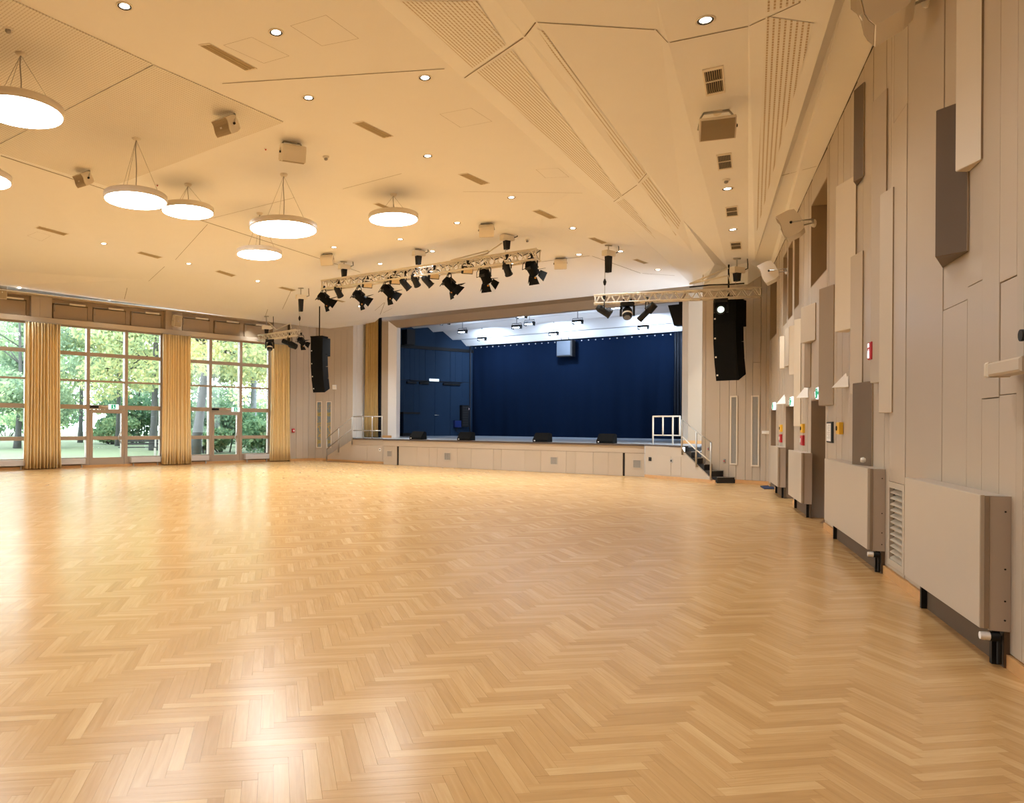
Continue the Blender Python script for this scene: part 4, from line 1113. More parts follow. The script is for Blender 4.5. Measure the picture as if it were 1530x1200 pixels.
def hoist(px, py, label, bag=0.34, cpx=None, drop=None, TR=None):
    p = None
    top, n = hit(*(cpx or (px, py - 14)))
    r = ray(px, py); k = top.y; p = EYE + r * k
    if TR is not None:
        q = truss_pt(TR, px, py); p = Vector((q.x, q.y, q.z)); top = BVH.ray_cast(p, Vector((0, 0, 1)))[0] or top
    t = thing('chain_hoist', label, 'winch', T(p), 'chain hoists that carry the trusses')
    yaw = Matrix.Rotation(random.uniform(0.3, 0.6), 4, 'Z')
    part('motor_body', MB().bbox(-0.17, 0.17, -0.09, 0.09, -0.07, 0.07, 0.02, yaw), M['offwhite'], t)
    part('motor_cap', MB().cyl((0.17, 0, 0), (0.23, 0, 0), 0.06, 0.05, 12, m=yaw), M['offwhite'], t)
    h = max(0.08, top.z - p.z)
    part('hanger', MB().tube([(0, 0, 0.06), (0.0, 0, h)], 0.016, 6).tube([(-0.09, 0, h - 0.02), (0.09, 0, h - 0.02)], 0.018, 6), M['steel'], t)
    part('chain_bag', MB().prism([(-.075, -.06, -.07), (.085, -.06, -.07), (.06, -.06, -.07 - bag), (-.05, -.06, -.07 - bag)], (0, .12, 0), yaw), M['black'], t)
    part('plug_lead', MB().tube([(0.2, 0, 0.02), (0.28, 0.02, 0.05), (0.27, 0, 0.16), (0.26, 0, max(.17, h - .02))], 0.012, 5), M['black'], t)
    part('chain', MB().tube([(-0.03, 0, -0.05), (-0.03, 0, -0.36)], 0.007, 5), M['steel'], t)
    return t
hoist(449.5, 444, 'winch with a black chain bag at the far left, above the small white truss', 0.42, (450, 430))
hoist(514, 399, 'winch over the left end of the long truss', 0.26, TR=TR1)
hoist(625, 379, 'winch over the middle of the long truss', 0.24, TR=TR1)
hoist(757, 356, 'winch with black bag over the right end of the long truss', 0.22, TR=TR1)
hoist(909, 379, 'winch with a long black bag left of the slotted beam end', 0.42, (909, 366))
hoist(1101, 404, 'winch over the right end of the short truss, by the right wall', 0.20, TR=TR2)
hoist(398, 489.5, 'white winch over the left end of the small white truss', 0.16, TR=TR3)
for px0, py0, px1, py1, TR, lb in ((904, 392, 903.5, 440, TR2, 'thin chain with hook dropping to the left end of the short right truss'), (447, 455, 447.5, 489, TR3, 'thin chain with hook dropping to the right end of the small white truss')):
    q0, q1 = truss_pt(TR, px0, py0), truss_pt(TR, px1, py1)
    t = thing('hoist_chain', lb, 'chain', T(q1))
    part('chain', MB().tube([(0, 0, 0), q0 - q1], 0.008, 5), M['steel'], t)
    part('hook', MB().lathe([(0, 0.22), (.03, .26), (.045, .33), (.02, .40), (0, .42)], 10), M['black'], t)

def yoke(t, w, h, m='black'):
    part('yoke', MB().tube([(-w, 0, 0), (-w, 0, h * .7), (-w * .7, 0, h), (w * .7, 0, h), (w, 0, h * .7), (w, 0, 0)], 0.014, 6), M[m], t)
    part('clamp', MB().box(-.022, .022, -.022, .022, h, h + .07).cyl((-.03, 0, h + .09), (.03, 0, h + .09), 0.035, n=10), M[m], t)
def lampbase(TR, px, py, yh):
    return truss_pt(TR, px, py)
GF = 'barn-door spotlights on the long truss'
def fresnel(TR, px, py, label, dirv, group=GF, s=1.0):
    p = truss_pt(TR, px, py)
    yawdir = Vector((dirv[0], dirv[1], 0)).normalized(); side = Vector((yawdir.y, -yawdir.x, 0))
    Mx = Matrix(((side.x, yawdir.x, 0, p.x), (side.y, yawdir.y, 0, p.y), (0, 0, 1, p.z), (0, 0, 0, 1))) @ Matrix.Scale(s, 4)
    t = thing('barn_door_spotlight', label, 'spotlight', Mx, group)
    tilt = math.atan2(-dirv[2], math.hypot(dirv[0], dirv[1]))
    R = Matrix.Rotation(-tilt, 4, 'X')            # local y = beam
    b = MB()
    b.cyl((0, -.20, 0), (0, -.13, 0), .085, .125, 14, m=R); b.cyl((0, -.13, 0), (0, .13, 0), .125, .125, 14, m=R); b.cyl((0, .13, 0), (0, .17, 0), .135, .135, 14, m=R)
    part('housing', b, M['matte'], t)
    part('cooling_fins', MB().box(-.10, .10, -.12, .10, .10, .145, R).box(-.07, .07, -.16, -.10, -.14, .05, R), M['dark'], t)
    part('lens', MB().cyl((0, .171, 0), (0, .178, 0), .105, .10, 16, m=R), M['lens'], t)
    for k, (op) in enumerate((0.9, 0.5, 0.6, 0.5)):
        a = Matrix.Rotation(k * math.pi / 2, 4, 'Y')
        d = MB().prism([(-.10, .17, .13), (.10, .17, .13), (.155, .17 + .20 * math.cos(op), .13 + .20 * math.sin(op)), (-.155, .17 + .20 * math.cos(op), .13 + .20 * math.sin(op))], (0, -.006, .006), R @ a)
        part('barn_door', d, M['matte'], t)
    part('knob', MB().cyl((.05, .19, -.15), (.09, .19, -.15), .018, n=8, m=R), M['orange'], t)
    part('lead', MB().tube([(.02, -.2, 0), (-.12, -.24, -.05), (-.2, -.1, .12), (-.15, 0, .3), (-.02, .02, .38)], 0.009, 5), M['black'], t)
    yoke(t, .165, .27)
    return t
def parcan(TR, px, py, label, dirv, group='small spotlights on the long truss', s=1.0):
    p = truss_pt(TR, px, py); yd = Vector((dirv[0], dirv[1], 0)).normalized(); sd = Vector((yd.y, -yd.x, 0))
    Mx = Matrix(((sd.x, yd.x, 0, p.x), (sd.y, yd.y, 0, p.y), (0, 0, 1, p.z), (0, 0, 0, 1))) @ Matrix.Scale(s, 4)
    t = thing('can_spotlight', label, 'spotlight', Mx, group)
    R = Matrix.Rotation(-math.atan2(-dirv[2], math.hypot(dirv[0], dirv[1])), 4, 'X')
    part('can', MB().cyl((0, -.19, 0), (0, -.12, 0), .055, .085, 14, m=R).cyl((0, -.12, 0), (0, .16, 0), .085, .09, 14, m=R).cyl((0, .14, 0), (0, .17, 0), .10, .10, 14, m=R), M['black'], t)
    part('lens', MB().cyl((0, .171, 0), (0, .176, 0), .08, .08, 14, m=R), M['lens'], t)
    yoke(t, .115, .24)
    return t
def flood(TR, px, py, label, group='small flat floodlights on the long truss'):
    p = truss_pt(TR, px, py); f = (EYE - p); f.z = 0; f.normalize(); f = Matrix.Rotation(0.35, 3, 'Z') @ f
    sd = Vector((-f.y, f.x, 0))
    Mx = Matrix(((sd.x, f.x, 0, p.x), (sd.y, f.y, 0, p.y), (0, 0, 1, p.z), (0, 0, 0, 1)))
    t = thing('flat_floodlight', label, 'floodlight', Mx, group)
    R = Matrix.Rotation(-0.35, 4, 'X')
    part('frame', MB().bbox(-.15, .15, -.09, .02, -.10, .10, .02, R), M['black'], t)
    part('panel', MB().box(-.125, .125, .02, .028, -.075, .075, R), M['gel'], t)
    yoke(t, .165, .17)
    return t
sd_ = AXIS
FD = [(484, 446, (AXIS * 0.7 + FS.x * -0.35 + Vector((0, 0, -.55))), 'first from the windows'), (536.5, 443, (AXIS * 0.7 + FS.x * -.35 + Vector((0, 0, -.55))), 'second from the windows'), (579, 434.5, (AXIS * .7 + FS.x * -.3 + Vector((0, 0, -.6))), 'third from the windows'),
      (671.5, 424.5, (AXIS * .6 + FS.x * -.5 + Vector((0, 0, -.7))), 'fourth from the windows'), (725, 413.5, (AXIS * .8 + Vector((0, 0, -.75))), 'fifth from the windows'), (794.5, 401.5, (AXIS * .8 + FS.x * -.1 + Vector((0, 0, -.6))), 'last, at the right end')]
for px, py, dv, wh in FD: fresnel(TR1, px, py, 'black barn-door spotlight on the long truss, ' + wh, dv)
for px, py, dv, lb in ((505.5, 436, (AXIS + Vector((0, 0, -1.2))), 'small black can spotlight between the first two barn-door spotlights'), (605.5, 425, (AXIS * .7 + FS.x * -.6 + Vector((0, 0, -1))), 'small black can spotlight just right of the third barn-door spotlight'),
                       (620.5, 419.5, (AXIS + Vector((0, 0, -1.1))), 'small black can spotlight in the middle pair, hanging upright'), (638.5, 420.5, (AXIS * .7 + FS.x * -.7 + Vector((0, 0, -1))), 'small black can spotlight left of the fourth barn-door spotlight, tilted right'), (757.5, 402, (AXIS + Vector((0, 0, -1.2))), 'small black can spotlight between the last two barn-door spotlights')):
    parcan(TR1, px, py, lb, dv, s=1.05)
for px, py, wh in ((549.5, 425.5, 'first from the left'), (591, 420, 'second from the left'), (649, 412, 'third from the left'), (699, 404, 'fourth from the left')):
    flood(TR1, px, py, 'black-framed pale flat floodlight on the long truss, ' + wh)
parcan(TR2, 902.5, 465, 'black can spotlight at the left end of the short right truss', (AXIS * .3 + FS.x * -.7 + Vector((0, 0, -.5))), None, 1.15)
def profile_spot(TR, px, py, label, dirv, s=1.0):
    p = truss_pt(TR, px, py); yd = Vector((dirv[0], dirv[1], 0)).normalized(); sd = Vector((yd.y, -yd.x, 0))
    Mx = Matrix(((sd.x, yd.x, 0, p.x), (sd.y, yd.y, 0, p.y), (0, 0, 1, p.z), (0, 0, 0, 1))) @ Matrix.Scale(s, 4)
    t = thing('profile_spotlight', label, 'spotlight', Mx)
    R = Matrix.Rotation(-math.atan2(-dirv[2], math.hypot(dirv[0], dirv[1])), 4, 'X')
    part('lamp_house', MB().cyl((0, -.28, 0), (0, -.02, 0), .10, .12, 12, m=R), M['black'], t)
    part('barrel', MB().cyl((0, -.02, 0), (0, .30, 0), .075, .085, 12, m=R), M['black'], t)
    part('lens', MB().cyl((0, .30, 0), (0, .305, 0), .07, .07, 12, m=R), M['lens'], t)
    yoke(t, .14, .28)
    return t
profile_spot(TR2, 967, 466, 'black profile spotlight on the short right truss, barrel pointing down left', (FS.x * .8 + Vector((0, 0, -.75))), .95)
def moving_head(TR, px, py, label, tilt, s=1.0, lensmat='lens'):
    p = truss_pt(TR, px, py); f = (EYE - p); f.z = 0; f.normalize(); sd = Vector((-f.y, f.x, 0))
    Mx = Matrix(((sd.x, f.x, 0, p.x), (sd.y, f.y, 0, p.y), (0, 0, 1, p.z), (0, 0, 0, 1))) @ Matrix.Scale(s, 4)
    t = thing('moving_head_spotlight', label, 'spotlight', Mx, None)
    part('base', MB().bbox(-.19, .19, -.14, .14, .20, .33, .03), M['black'], t)
    part('yoke_arm', MB().bbox(-.205, -.145, -.07, .08, -.08, .20, .02), M['black'], t)
    part('yoke_arm', MB().bbox(.145, .205, -.07, .08, -.08, .20, .02), M['black'], t)
    R = Matrix.Rotation(tilt, 4, 'X')
    part('head', MB().lathe([(0, -.2), (.09, -.19), (.135, -.10), (.14, .05), (.12, .16), (.105, .18)], 18, R @ Matrix.Rotation(-math.pi / 2, 4, 'X')), M['black'], t)
    part('head_band', MB().cyl((0, .04, 0), (0, .09, 0), .143, .138, 18, m=R), M['offwhite'] if lensmat == 'lens' else M['dark'], t)
    part('lens', MB().cyl((0, .181, 0), (0, .187, 0), .095, .085, 16, m=R), M[lensmat], t)
    part('clamp', MB().box(-.12, -.07, -.03, .03, .33, .40).box(.07, .12, -.03, .03, .33, .40), M['black'], t)
    return t
moving_head(TR2, 937.3, 468, 'black moving-head spotlight with a white band on the short right truss', -0.9, .92)
moving_head(TR2, 1077, 463, 'black moving-head spotlight with a lit lens in front of the loudspeaker column', -.1, .85, 'movinglens')
moving_head(TR3, 403, 518, 'black moving-head spotlight at the left end of the small white truss', -1.1, .85)
profile_spot(TR3, 433, 514, 'black profile spotlight on the small white truss, barrel pointing left', (FS.x * .8 - AXIS * .2 + Vector((0, 0, .35))), 1.05)
fresnel(TR3, 450, 510, 'black round spotlight at the right end of the small white truss', (AXIS + Vector((0, 0, -.6))), None, .8)

# hanging loudspeaker columns: four curved black cabinets and a deeper top box
def line_array(name, label, top, yaw, n, w, h, d, bend, rod_top):
    t = thing(name, label, 'loudspeaker', T(top) @ Matrix.Rotation(yaw, 4, 'Z'), 'black loudspeaker columns beside the stage')
    pos = Vector((0, 0, 0)); ang = 0.0
    # local: x width, +y front, z up
    for k in range(n):
        ang = bend[k]
        R = Matrix.Rotation(-ang, 4, 'X')
        Mx = T(pos) @ R
        hh = h[k]
        mb = MB(); tp = 0.03
        mb.prism([(-w / 2, 0, 0), (-w / 2, -d, -tp), (-w / 2, -d, -hh + tp), (-w / 2, 0, -hh - .03)], (w, 0, 0), Mx)
        part('cabinet', mb, M['matte'], t)
        g = MB().box(-w / 2 + .015, w / 2 - .015, 0, .008, -hh + .02, -.012, Mx); part('front_grille', g, M['matte'], t)
        part('badge', MB().box(w / 2 - .07, w / 2 - .03, .008, .014, -hh + .10, -hh + .14, Mx), M['white'], t)
        part('side_bar', MB().box(-w / 2 - .008, -w / 2 + .03, -.03, .002, -hh + .02, -.02, Mx), M['matte'], t)
        pos = Mx @ Vector((0, 0, -hh))
    part('rear_box', MB().bbox(-w / 2 + .02, w / 2 + .0, -d - .22, -d + .02, -h[0] * 1.08, 0.0, .01), M['matte'], t)
    part('fly_frame', MB().box(-w / 2 - .01, w / 2 + .01, -d, .02, 0.0, .05), M['matte'], t)
    part('hanging_rod', MB().tube([(0, -d * .5, .04), (0, -d * .5, rod_top - top.z)], .022, 6), M['matte'], t)
    return t
pr = EYE + ray(1085.5, 446) * 18.55
line_array('loudspeaker_column', 'black curved loudspeaker column hanging right of the stage, behind the short truss', Vector((pr.x - .05, pr.y, pr.z)), math.pi + math.radians(-47), 4, .56, [.62, .50, .48, .47], .50, [-.02, .05, .14, .24], pr.z + .9)
pl_ = EYE + ray(473, 504) * 27.2
ptl = BVH.ray_cast(pl_, Vector((0, 0, 1)))[0]
line_array('loudspeaker_column', 'black curved loudspeaker column hanging left of the stage, by the curtains', pl_, math.pi + math.radians(-25), 4, .50, [.62, .48, .48, .46], .42, [-.02, .05, .14, .24], (ptl.z if ptl else pl_.z + .6))

# ================================================================== OBJECTS: on and around the stage
# steps at the right of the stage
steps = thing('stage_steps', 'six black covered steps climbing to the stage along the right side wall', 'steps', T((0, 0, 0)))
RGT = [(1100, 713), (1088, 703), (1075.4, 693), (1064, 683.4), (1052, 674.3), (1047.6, 665.8)]
nL, nR = [], []
for k in range(6):
    z = ZD * (k + 1) / 6 - (0.004 if k == 5 else 0)
    nR.append(onz(*RGT[k], z)); px = 1069.5 + (1021 - 1069.5) * k / 5
    nL.append(FK.W(FK.px(px, 700)[0], -0.055, z))
for k in range(6):
    z0 = ZD * k / 6
    a, b = nL[k], nR[k]
    if k < 5: c, d = nR[k + 1] + (nR[k + 1] - nL[k + 1]) * 0.0, nL[k + 1]
    else: c, d = b + AXIS * .3, a + AXIS * .3
    back_ = 0.06
    a2, b2, c2_, d2 = (Vector((v.x, v.y, z0)) for v in (a, b, c, d))
    dirb = ((d2 - a2).normalized()) * back_
    hgt = a.z - z0
    part('step', MB().prism([a2, b2, c2_ + dirb, d2 + dirb], (0, 0, hgt)), M['carpet'], steps)
    part('step_nosing', MB().prism([Vector((v.x, v.y, a.z - .012)) for v in (a + (a - d).normalized() * .012, b + (b - c).normalized() * .012, b + (c - b).normalized() * .02, a + (d - a).normalized() * .02)], (0, 0, .018)), M['grey'], steps)
# handrail on the flank
def post(p, z1, r=.022): return MB().tube([p, (p[0], p[1], z1)], r, 8)
hr = thing('stair_handrail', 'steel handrail with three posts on the flank of the black steps', 'handrail', T((0, 0, 0)))
tops = []
for px, y0, y1 in ((1018.6, 627, 679.5), (1040, 645, 698), (1062, 661, 717.5)):
    p = FK.W(FK.px(px, 700, .03)[0], .03, 0); z0 = FK.px(px, y1, .03)[1]; z1 = FK.px(px, y0, .03)[1]
    part('post', MB().tube([Vector((p.x, p.y, max(0.01, z0))), Vector((p.x, p.y, z1))], .024, 8), M['steel'], hr); tops.append(Vector((p.x, p.y, z1)))
part('rail', MB().tube([tops[0], tops[1], tops[2]], .014, 8), M['steel'], hr)
mids = [Vector((t.x, t.y, t.z - dz)) for t, dz in zip(tops, (.47, .50, .52))]
part('rail', MB().tube(mids, .017, 8), M['offwhite'], hr)
# guard rail on the stage floor
def guard(name, label, pts, zt, zm, posts, m, r=.024):
    t = thing(name, label, 'railing', T((0, 0, 0)))
    for p in posts: part('post', MB().tube([Vector((p[0], p[1], p[2])), Vector((p[0], p[1], p[3]))], r, 8), M[m], t)
    part('top_rail', MB().tube([Vector((p.x, p.y, zt)) for p in pts], r, 8), M[m], t)
    part('mid_rail', MB().tube([Vector((p.x, p.y, zm)) for p in pts], r * .8, 8), M[m], t)
    return t
g0, g1 = FS.P(975, 660, -.35), FS.P(1016.5, 660, -.35)
zt = FS.px(995, 622.3, -.35)[1]; zmid = FS.px(995, 650.5, -.35)[1]
gl = lambda px: FS.P(px, 650, -.35)
guard('stage_railing', 'cream tube railing standing on the right end of the stage', [g0, g1], zt, zmid, [(*gl(975.7).xy, ZD, zt), (*gl(990.4).xy, zmid, zt), (*gl(1005.2).xy, ZD, zt), (*gl(1015.6).xy, zmid, zt)], 'offwhite')
g0, g1 = FK2.P(528, 650, -.25), FK2.P(570.6, 650, -.25); zt = FK2.px(550, 622.5, -.25)[1]; zm = FK2.px(550, 643.5, -.25)[1]
gk = lambda px: FK2.P(px, 650, -.25)
guard('stage_railing', 'thin steel railing at the left end of the stage, before the gold curtain', [gk(528), gk(571)], zt, zm, [(*gk(x).xy, ZD, zt) for x in (542, 556, 570.6)], 'steel', .02)
hl = thing('stair_handrail', 'steel handrail sloping down the left stage steps', 'handrail', T((0, 0, 0)))
tp = []
for px, y0, y1 in ((525.5, 624, 664), (505.6, 640, 676), (488.2, 655, 688)):
    p = FK2.W(FK2.px(px, 680, .03)[0], .03, 0); z0 = max(.01, FK2.px(px, y1, .03)[1]); z1 = FK2.px(px, y0, .03)[1]
    part('post', MB().tube([Vector((p.x, p.y, z0)), Vector((p.x, p.y, z1))], .022, 8), M['steel'], hl); tp.append(Vector((p.x, p.y, z1)))
part('rail', MB().tube(tp, .018, 8), M['steel'], hl)
part('rail', MB().tube([Vector((v.x, v.y, v.z - .45)) for v in tp], .022, 8), M['steel'], hl)
lst = thing('stage_steps', 'steps climbing to the stage along the left wall, behind the sloping board', 'steps', T((0, 0, 0)))
for k in range(6):
    x0 = fk2 - (fk2 - ft2) * k / 6
    if k: part('step', MB().prism([FK2.W(x0, -.06), FK2.W(x0, -1.2), FK2.W(ft2 - .1, -1.2), FK2.W(ft2 - .1, -.06)], (0, 0, ZD * k / 6)), M['carpet'], lst)

# pleated curtains
def pleats(length, z0, z1, amp, waves, thick=0.02, seed=0, spread=0.0, top_amp=0.5, nz=8, mx=None):
    r = random.Random(seed); mb = MB(); n = waves * 8
    ph = [r.uniform(-.6, .6) for _ in range(waves + 2)]; am = [r.uniform(.6, 1.15) for _ in range(waves + 2)]
    rows = []
    for k in range(nz + 1):
        v = k / nz; z = z0 + (z1 - z0) * v; L = length * (1 + spread * (1 - v) ** 2); row = []
        a_ = amp * (top_amp + (1 - top_amp) * (1 - v) ** .6)
        for i in range(n + 1):
            u = i / n; w_ = u * waves; kk = int(w_)
            y = a_ * am[kk] * math.sin(w_ * 2 * math.pi + ph[kk] * math.sin(math.pi * (w_ - kk)) + .35 * v * math.sin(kk * 1.7))
            row.append(Vector((L * (u - .5) + .015 * math.sin(kk * 2.3 + v * 3), y, z)))
        rows.append(row)
    vs = [p for row in rows for p in row]; N = n + 1
    fs = [(k * N + i, k * N + i + 1, (k + 1) * N + i + 1, (k + 1) * N + i) for k in range(nz) for i in range(n)]
    back_ = [Vector((p.x, p.y - thick, p.z)) for p in vs]; o = len(vs)
    fs2 = [tuple(o + i for i in f[::-1]) for f in fs]
    edge = [(k * N, (k + 1) * N, o + (k + 1) * N, o + k * N) for k in range(nz)] + [(k * N + n, o + k * N + n, o + (k + 1) * N + n, (k + 1) * N + n) for k in range(nz)]
    edge += [(i, o + i, o + i + 1, i + 1) for i in range(n)] + [(nz * N + i, nz * N + i + 1, o + nz * N + i + 1, o + nz * N + i) for i in range(n)]
    mb.add(vs + back_, fs + fs2 + edge, True)
    return mb
CURT = [((36.5, 91), 'ochre floor-length curtain at the far left between two window bays', 13), ((242.5, 286), 'ochre floor-length curtain in the middle between two window bays', 13), ((405, 432.5), 'ochre floor-length curtain at the window corner, below the small white truss', 12)]
for i, ((p0, p1), lb, wv) in enumerate(CURT):
    x0, x1 = FW.px(p0, 600, .2)[0], FW.px(p1, 600, .2)[0]; L = abs(x1 - x0); c = (x0 + x1) / 2
    t = thing('window_curtain', lb, 'curtain', FW.M(c, .20, 0), 'ochre curtains on the window wall')
    part('cloth', pleats(L * .93, .03, 4.72, .14, wv - 2, .012, i, .09, .7), M['curtain'], t)
    part('curtain_track', MB().box(-L / 2, L / 2, -.03, .03, 4.72, 4.75), M['grey'], t)
# gold house curtain gathered at both sides of the stage mouth
gx0, gx1 = FS.px(557, 560, -2.6)[0], FS.px(572, 560, -2.6)[0]
zt = FS.px(563, 477, -2.6)[1]
for xa, xb, lb in ((gx1 - .1, gx0 + .05, 'dull gold stage curtain gathered at the left of the stage mouth'), (FS.px(1049.5, 600, -2.6)[0], FS.px(1044, 600, -2.6)[0], 'dull gold stage curtain, a sliver at the right of the stage mouth')):
    lb_y = -2.6 if 'left' in lb else -2.6
    t = thing('stage_curtain', lb, 'curtain', FS.M((xa + xb) / 2, lb_y + .46, 0) if 'left' in lb else FS.M((xa + xb) / 2 - .0, lb_y + .45, 0), 'gold stage curtains')
    part('cloth', pleats(abs(xb - xa), ZD + .02, zt + .25, .03, 6, .012, 31, .06, .8), M['gold'], t)
# big navy back curtain with soft folds and eyelets
bw = cxl - cxr
nb = MB(); n, nz = 150, 14; rr = random.Random(3)
knots = [rr.uniform(0, 6.28) for _ in range(6)]
vs = []
zt0, zb0 = FS.px(850, 508, CY_)[1], ZD + .015
for k in range(nz + 1):
    v = k / nz; z = zt0 + (zb0 - zt0) * v
    for i in range(n + 1):
        u = i / n; x = bw * (.5 - u)
        y = .03 * math.sin(u * 95 + knots[0]) * (.3 + .7 * v) + .05 * math.sin(u * 41 + 1.5 * v + knots[1]) * v + .03 * math.sin(u * 17 + knots[2])
        for c_, wd_, am_ in ((.43, .05, .16), (.46, .03, -.10), (.02, .03, .2), (.97, .04, .22), (.93, .02, -.1)):
            y += am_ * v * math.exp(-((u - c_ - .03 * (v - .5) * (1 if am_ > 0 else -1)) / (wd_ * (.25 + .75 * v))) ** 2)
        vs.append(Vector((x, y, z)))
N = n + 1
fs = [(k * N + i, (k + 1) * N + i, (k + 1) * N + i + 1, k * N + i + 1) for k in range(nz) for i in range(n)]
o = len(vs); vs2 = [Vector((p.x, p.y - .015, p.z)) for p in vs]
fs += [tuple(o + i for i in f[::-1]) for f in fs]
nb.add(vs + vs2, fs, True)
t = thing('backdrop_curtain', 'large navy curtain closing the back of the stage', 'curtain', FS.M((cxl + cxr) / 2, CY_, 0))
part('cloth', nb, M['navy'], t)
part('curtain_pipe', MB().tube([(-bw / 2, -.03, zt0 + .03), (bw / 2, -.03, zt0 + .03)], .025, 8), M['black'], t)
for i in range(30):
    x = -bw / 2 + bw * (i + .5) / 30
    part('eyelet', MB().box(x - .025, x + .025, .05, .07, zt0 - .10, zt0 - .05), M['grey'], t)
# black wing drape left of the back curtain and at its right
for x, wdt, lb in ((cxl + .25, .55, 'narrow black drape in the back left corner of the stage'), (cxr - .25, .45, 'narrow black drape in the back right corner of the stage')):
    t = thing('wing_drape', lb, 'curtain', FS.M(x, CY_ + .25, 0)); part('cloth', pleats(wdt, ZD + .01, 5.7, .05, 4, .012, 5), M['stagewall_dark'], t)
    part('drape_pipe', MB().tube([(-wdt / 2, 0, 5.72), (wdt / 2, 0, 5.72)], .02, 6), M['black'], t)
# pale panel speaker hung before the back curtain
a = [FS.P(833, 510, CY_ + .5), FS.P(855, 531.5, CY_ + .5)]
cx0, cx1 = FS.loc(a[0]).x, FS.loc(a[1]).x
t = thing('hanging_monitor', 'pale square box hanging in front of the navy back curtain', 'loudspeaker', FS.M((cx0 + cx1) / 2, CY_ + .5, (a[0].z + a[1].z) / 2))
hw, hh = abs(cx1 - cx0) / 2, abs(a[0].z - a[1].z) / 2
part('cabinet', MB().bbox(-hw - .04, hw, -.25, .12, -hh - .03, hh, .03), M['dark'], t); part('front_panel', MB().box(-hw * .86, hw * .94, .12, .13, -hh * .9, hh * .94), M['monitor_face'], t)
part('hanging_wire', MB().tube([(-hw * .5, 0, hh), (-hw * .5, 0, hh + .25)], .012, 5).tube([(hw * .5, 0, hh), (hw * .5, 0, hh + .25)], .012, 5), M['black'], t)
# stage floodlights under the pleated ceiling
def baffle_z(y):
    for a, b in zip(prof[:-1], prof[1:]):
        if b.y <= y <= a.y: return a.z + (b.z - a.z) * (y - a.y) / (b.y - a.y)
    return prof[-1].z
SFL = [(665, 482, 'front row, left'), (779, 472, 'front row, middle'), (791, 483, 'front row, bluish, under the middle one'), (921, 459, 'front row, right, behind the short truss'), (691, 495, 'second row, left'), (772, 488, 'second row, middle'), (863, 480.5, 'second row, right'), (720, 506, 'back row, left, grazing the pleat'), (827, 498, 'back row, middle, grazing the pleat'), (961, 488.5, 'back row, right, grazing the pleat')]
for i, (px, py, wh) in enumerate(SFL):
    row = 0 if 'front' in wh else (1 if 'second' in wh else 2)
    y = (-4.1, -6.0, -8.2)[row] if i != 2 else -4.8
    p = FS.P(px, py, y); l = FS.loc(p)
    zc__ = baffle_z(y)
    t = thing('stage_floodlight', 'black box floodlight under the stage ceiling, ' + wh, 'floodlight', FS.M(l.x, y, p.z), 'floodlights under the stage ceiling')
    part('housing', MB().bbox(-.20, .20, -.12, .12, -.03, .06, .02).box(-.20, -.17, -.1, .1, -.10, -.02).box(.17, .20, -.1, .1, -.10, -.02), M['black'], t)
    part('lens', MB().box(-.16, .16, -.09, .09, -.045, -.032), M['stagelamp'], t)
    part('yoke', MB().tube([(-.21, 0, 0), (-.21, 0, .13), (.21, 0, .13), (.21, 0, 0)], .012, 5), M['black'], t)
    part('hanger', MB().tube([(0, 0, .12), (0, 0, max(.16, zc__ - p.z))], .012, 5), M['black'], t)
    L = bpy.data.lights.new('stage_lamp', 'AREA'); L.shape = 'RECTANGLE'; L.size = .3; L.size_y = .16; L.energy = STAGE_W * (1.3 if row == 2 else .32); L.color = (.58, .74, 1.0)
    lo_ = bpy.data.objects.new('stage_lamp', L); COL.objects.link(lo_); lo_.matrix_world = FS.M(l.x, y - .14, p.z - .05) @ Matrix.Rotation(math.radians(-62), 4, 'X')
# floor monitors along the stage edge
for px, py, lb in ((624, 652, 'black wedge monitor at the left stage edge, first of four'), (696, 653, 'black wedge monitor on the stage edge, second from the left'), (810, 655.5, 'black wedge monitor on the stage edge, third from the left'), (906, 657.3, 'black wedge monitor on the stage edge, last on the right')):
    x, _ = FS.px(px, py, -.35)
    t = thing('wedge_monitor', lb, 'loudspeaker', FS.M(x, -.35, ZD), 'wedge monitors on the stage edge')
    part('cabinet', MB().prism([(-.26, .16, 0), (-.26, .17, .08), (-.26, -.05, .30), (-.26, -.2, .27), (-.26, -.22, 0)][::-1], (.52, 0, 0)), M['matte'], t)
    part('front_grille', MB().prism([(-.24, -.216, .02), (-.24, -.235, .02), (-.24, -.215, .25), (-.24, -.198, .25)], (.48, 0, 0)), M['matte'], t)
    part('badge', MB().box(.17, .21, .165, .178, .03, .06), M['white'], t)
# wall speaker on the stage left wall, cabinets and gear in the dark
sx, sz = FSL.px(606, 505)
t = thing('wall_speaker', 'black speaker high on the dark left wall of the stage', 'loudspeaker', FSL.M(sx, .0, sz))
part('cabinet', MB().prism([(-.24, 0.05, -.36), (.24, .05, -.36), (.24, .05, .36), (-.24, .05, .36)], FSL.x * 0 + Vector((0, .42, 0))), M['black'], t); part('bracket', MB().box(-.05, .05, 0, .06, -.1, .1), M['dark'], t); part('front_grille', MB().box(-.22, .22, .47, .48, -.34, .34), M['dark'], t)
p = FS.P(1014, 471, -4.0); t = thing('wall_speaker', 'black speaker at the top right behind the stage mouth', 'loudspeaker', FS.M(FS.loc(p).x, -4.0, p.z))
part('cabinet', MB().prism([(-.3, -.2, -.36), (.1, -.2, -.36), (.3, -.2, .34), (-.3, -.2, .34)], (0, .4, 0)), M['black'], t); part('bracket', MB().box(-.05, .05, -.3, -.2, -.1, .5), M['dark'], t)
x0, x1 = slx(593.5), slx(617); zb, zt = ZD, FSL.px(605, 616)[1]
t = thing('stage_cupboard', 'dark blue cupboard with a black top at the left stage wall', 'cupboard', FSL.M((x0 + x1) / 2, .30, ZD))
w2 = abs(x1 - x0) / 2; hh = zt - ZD
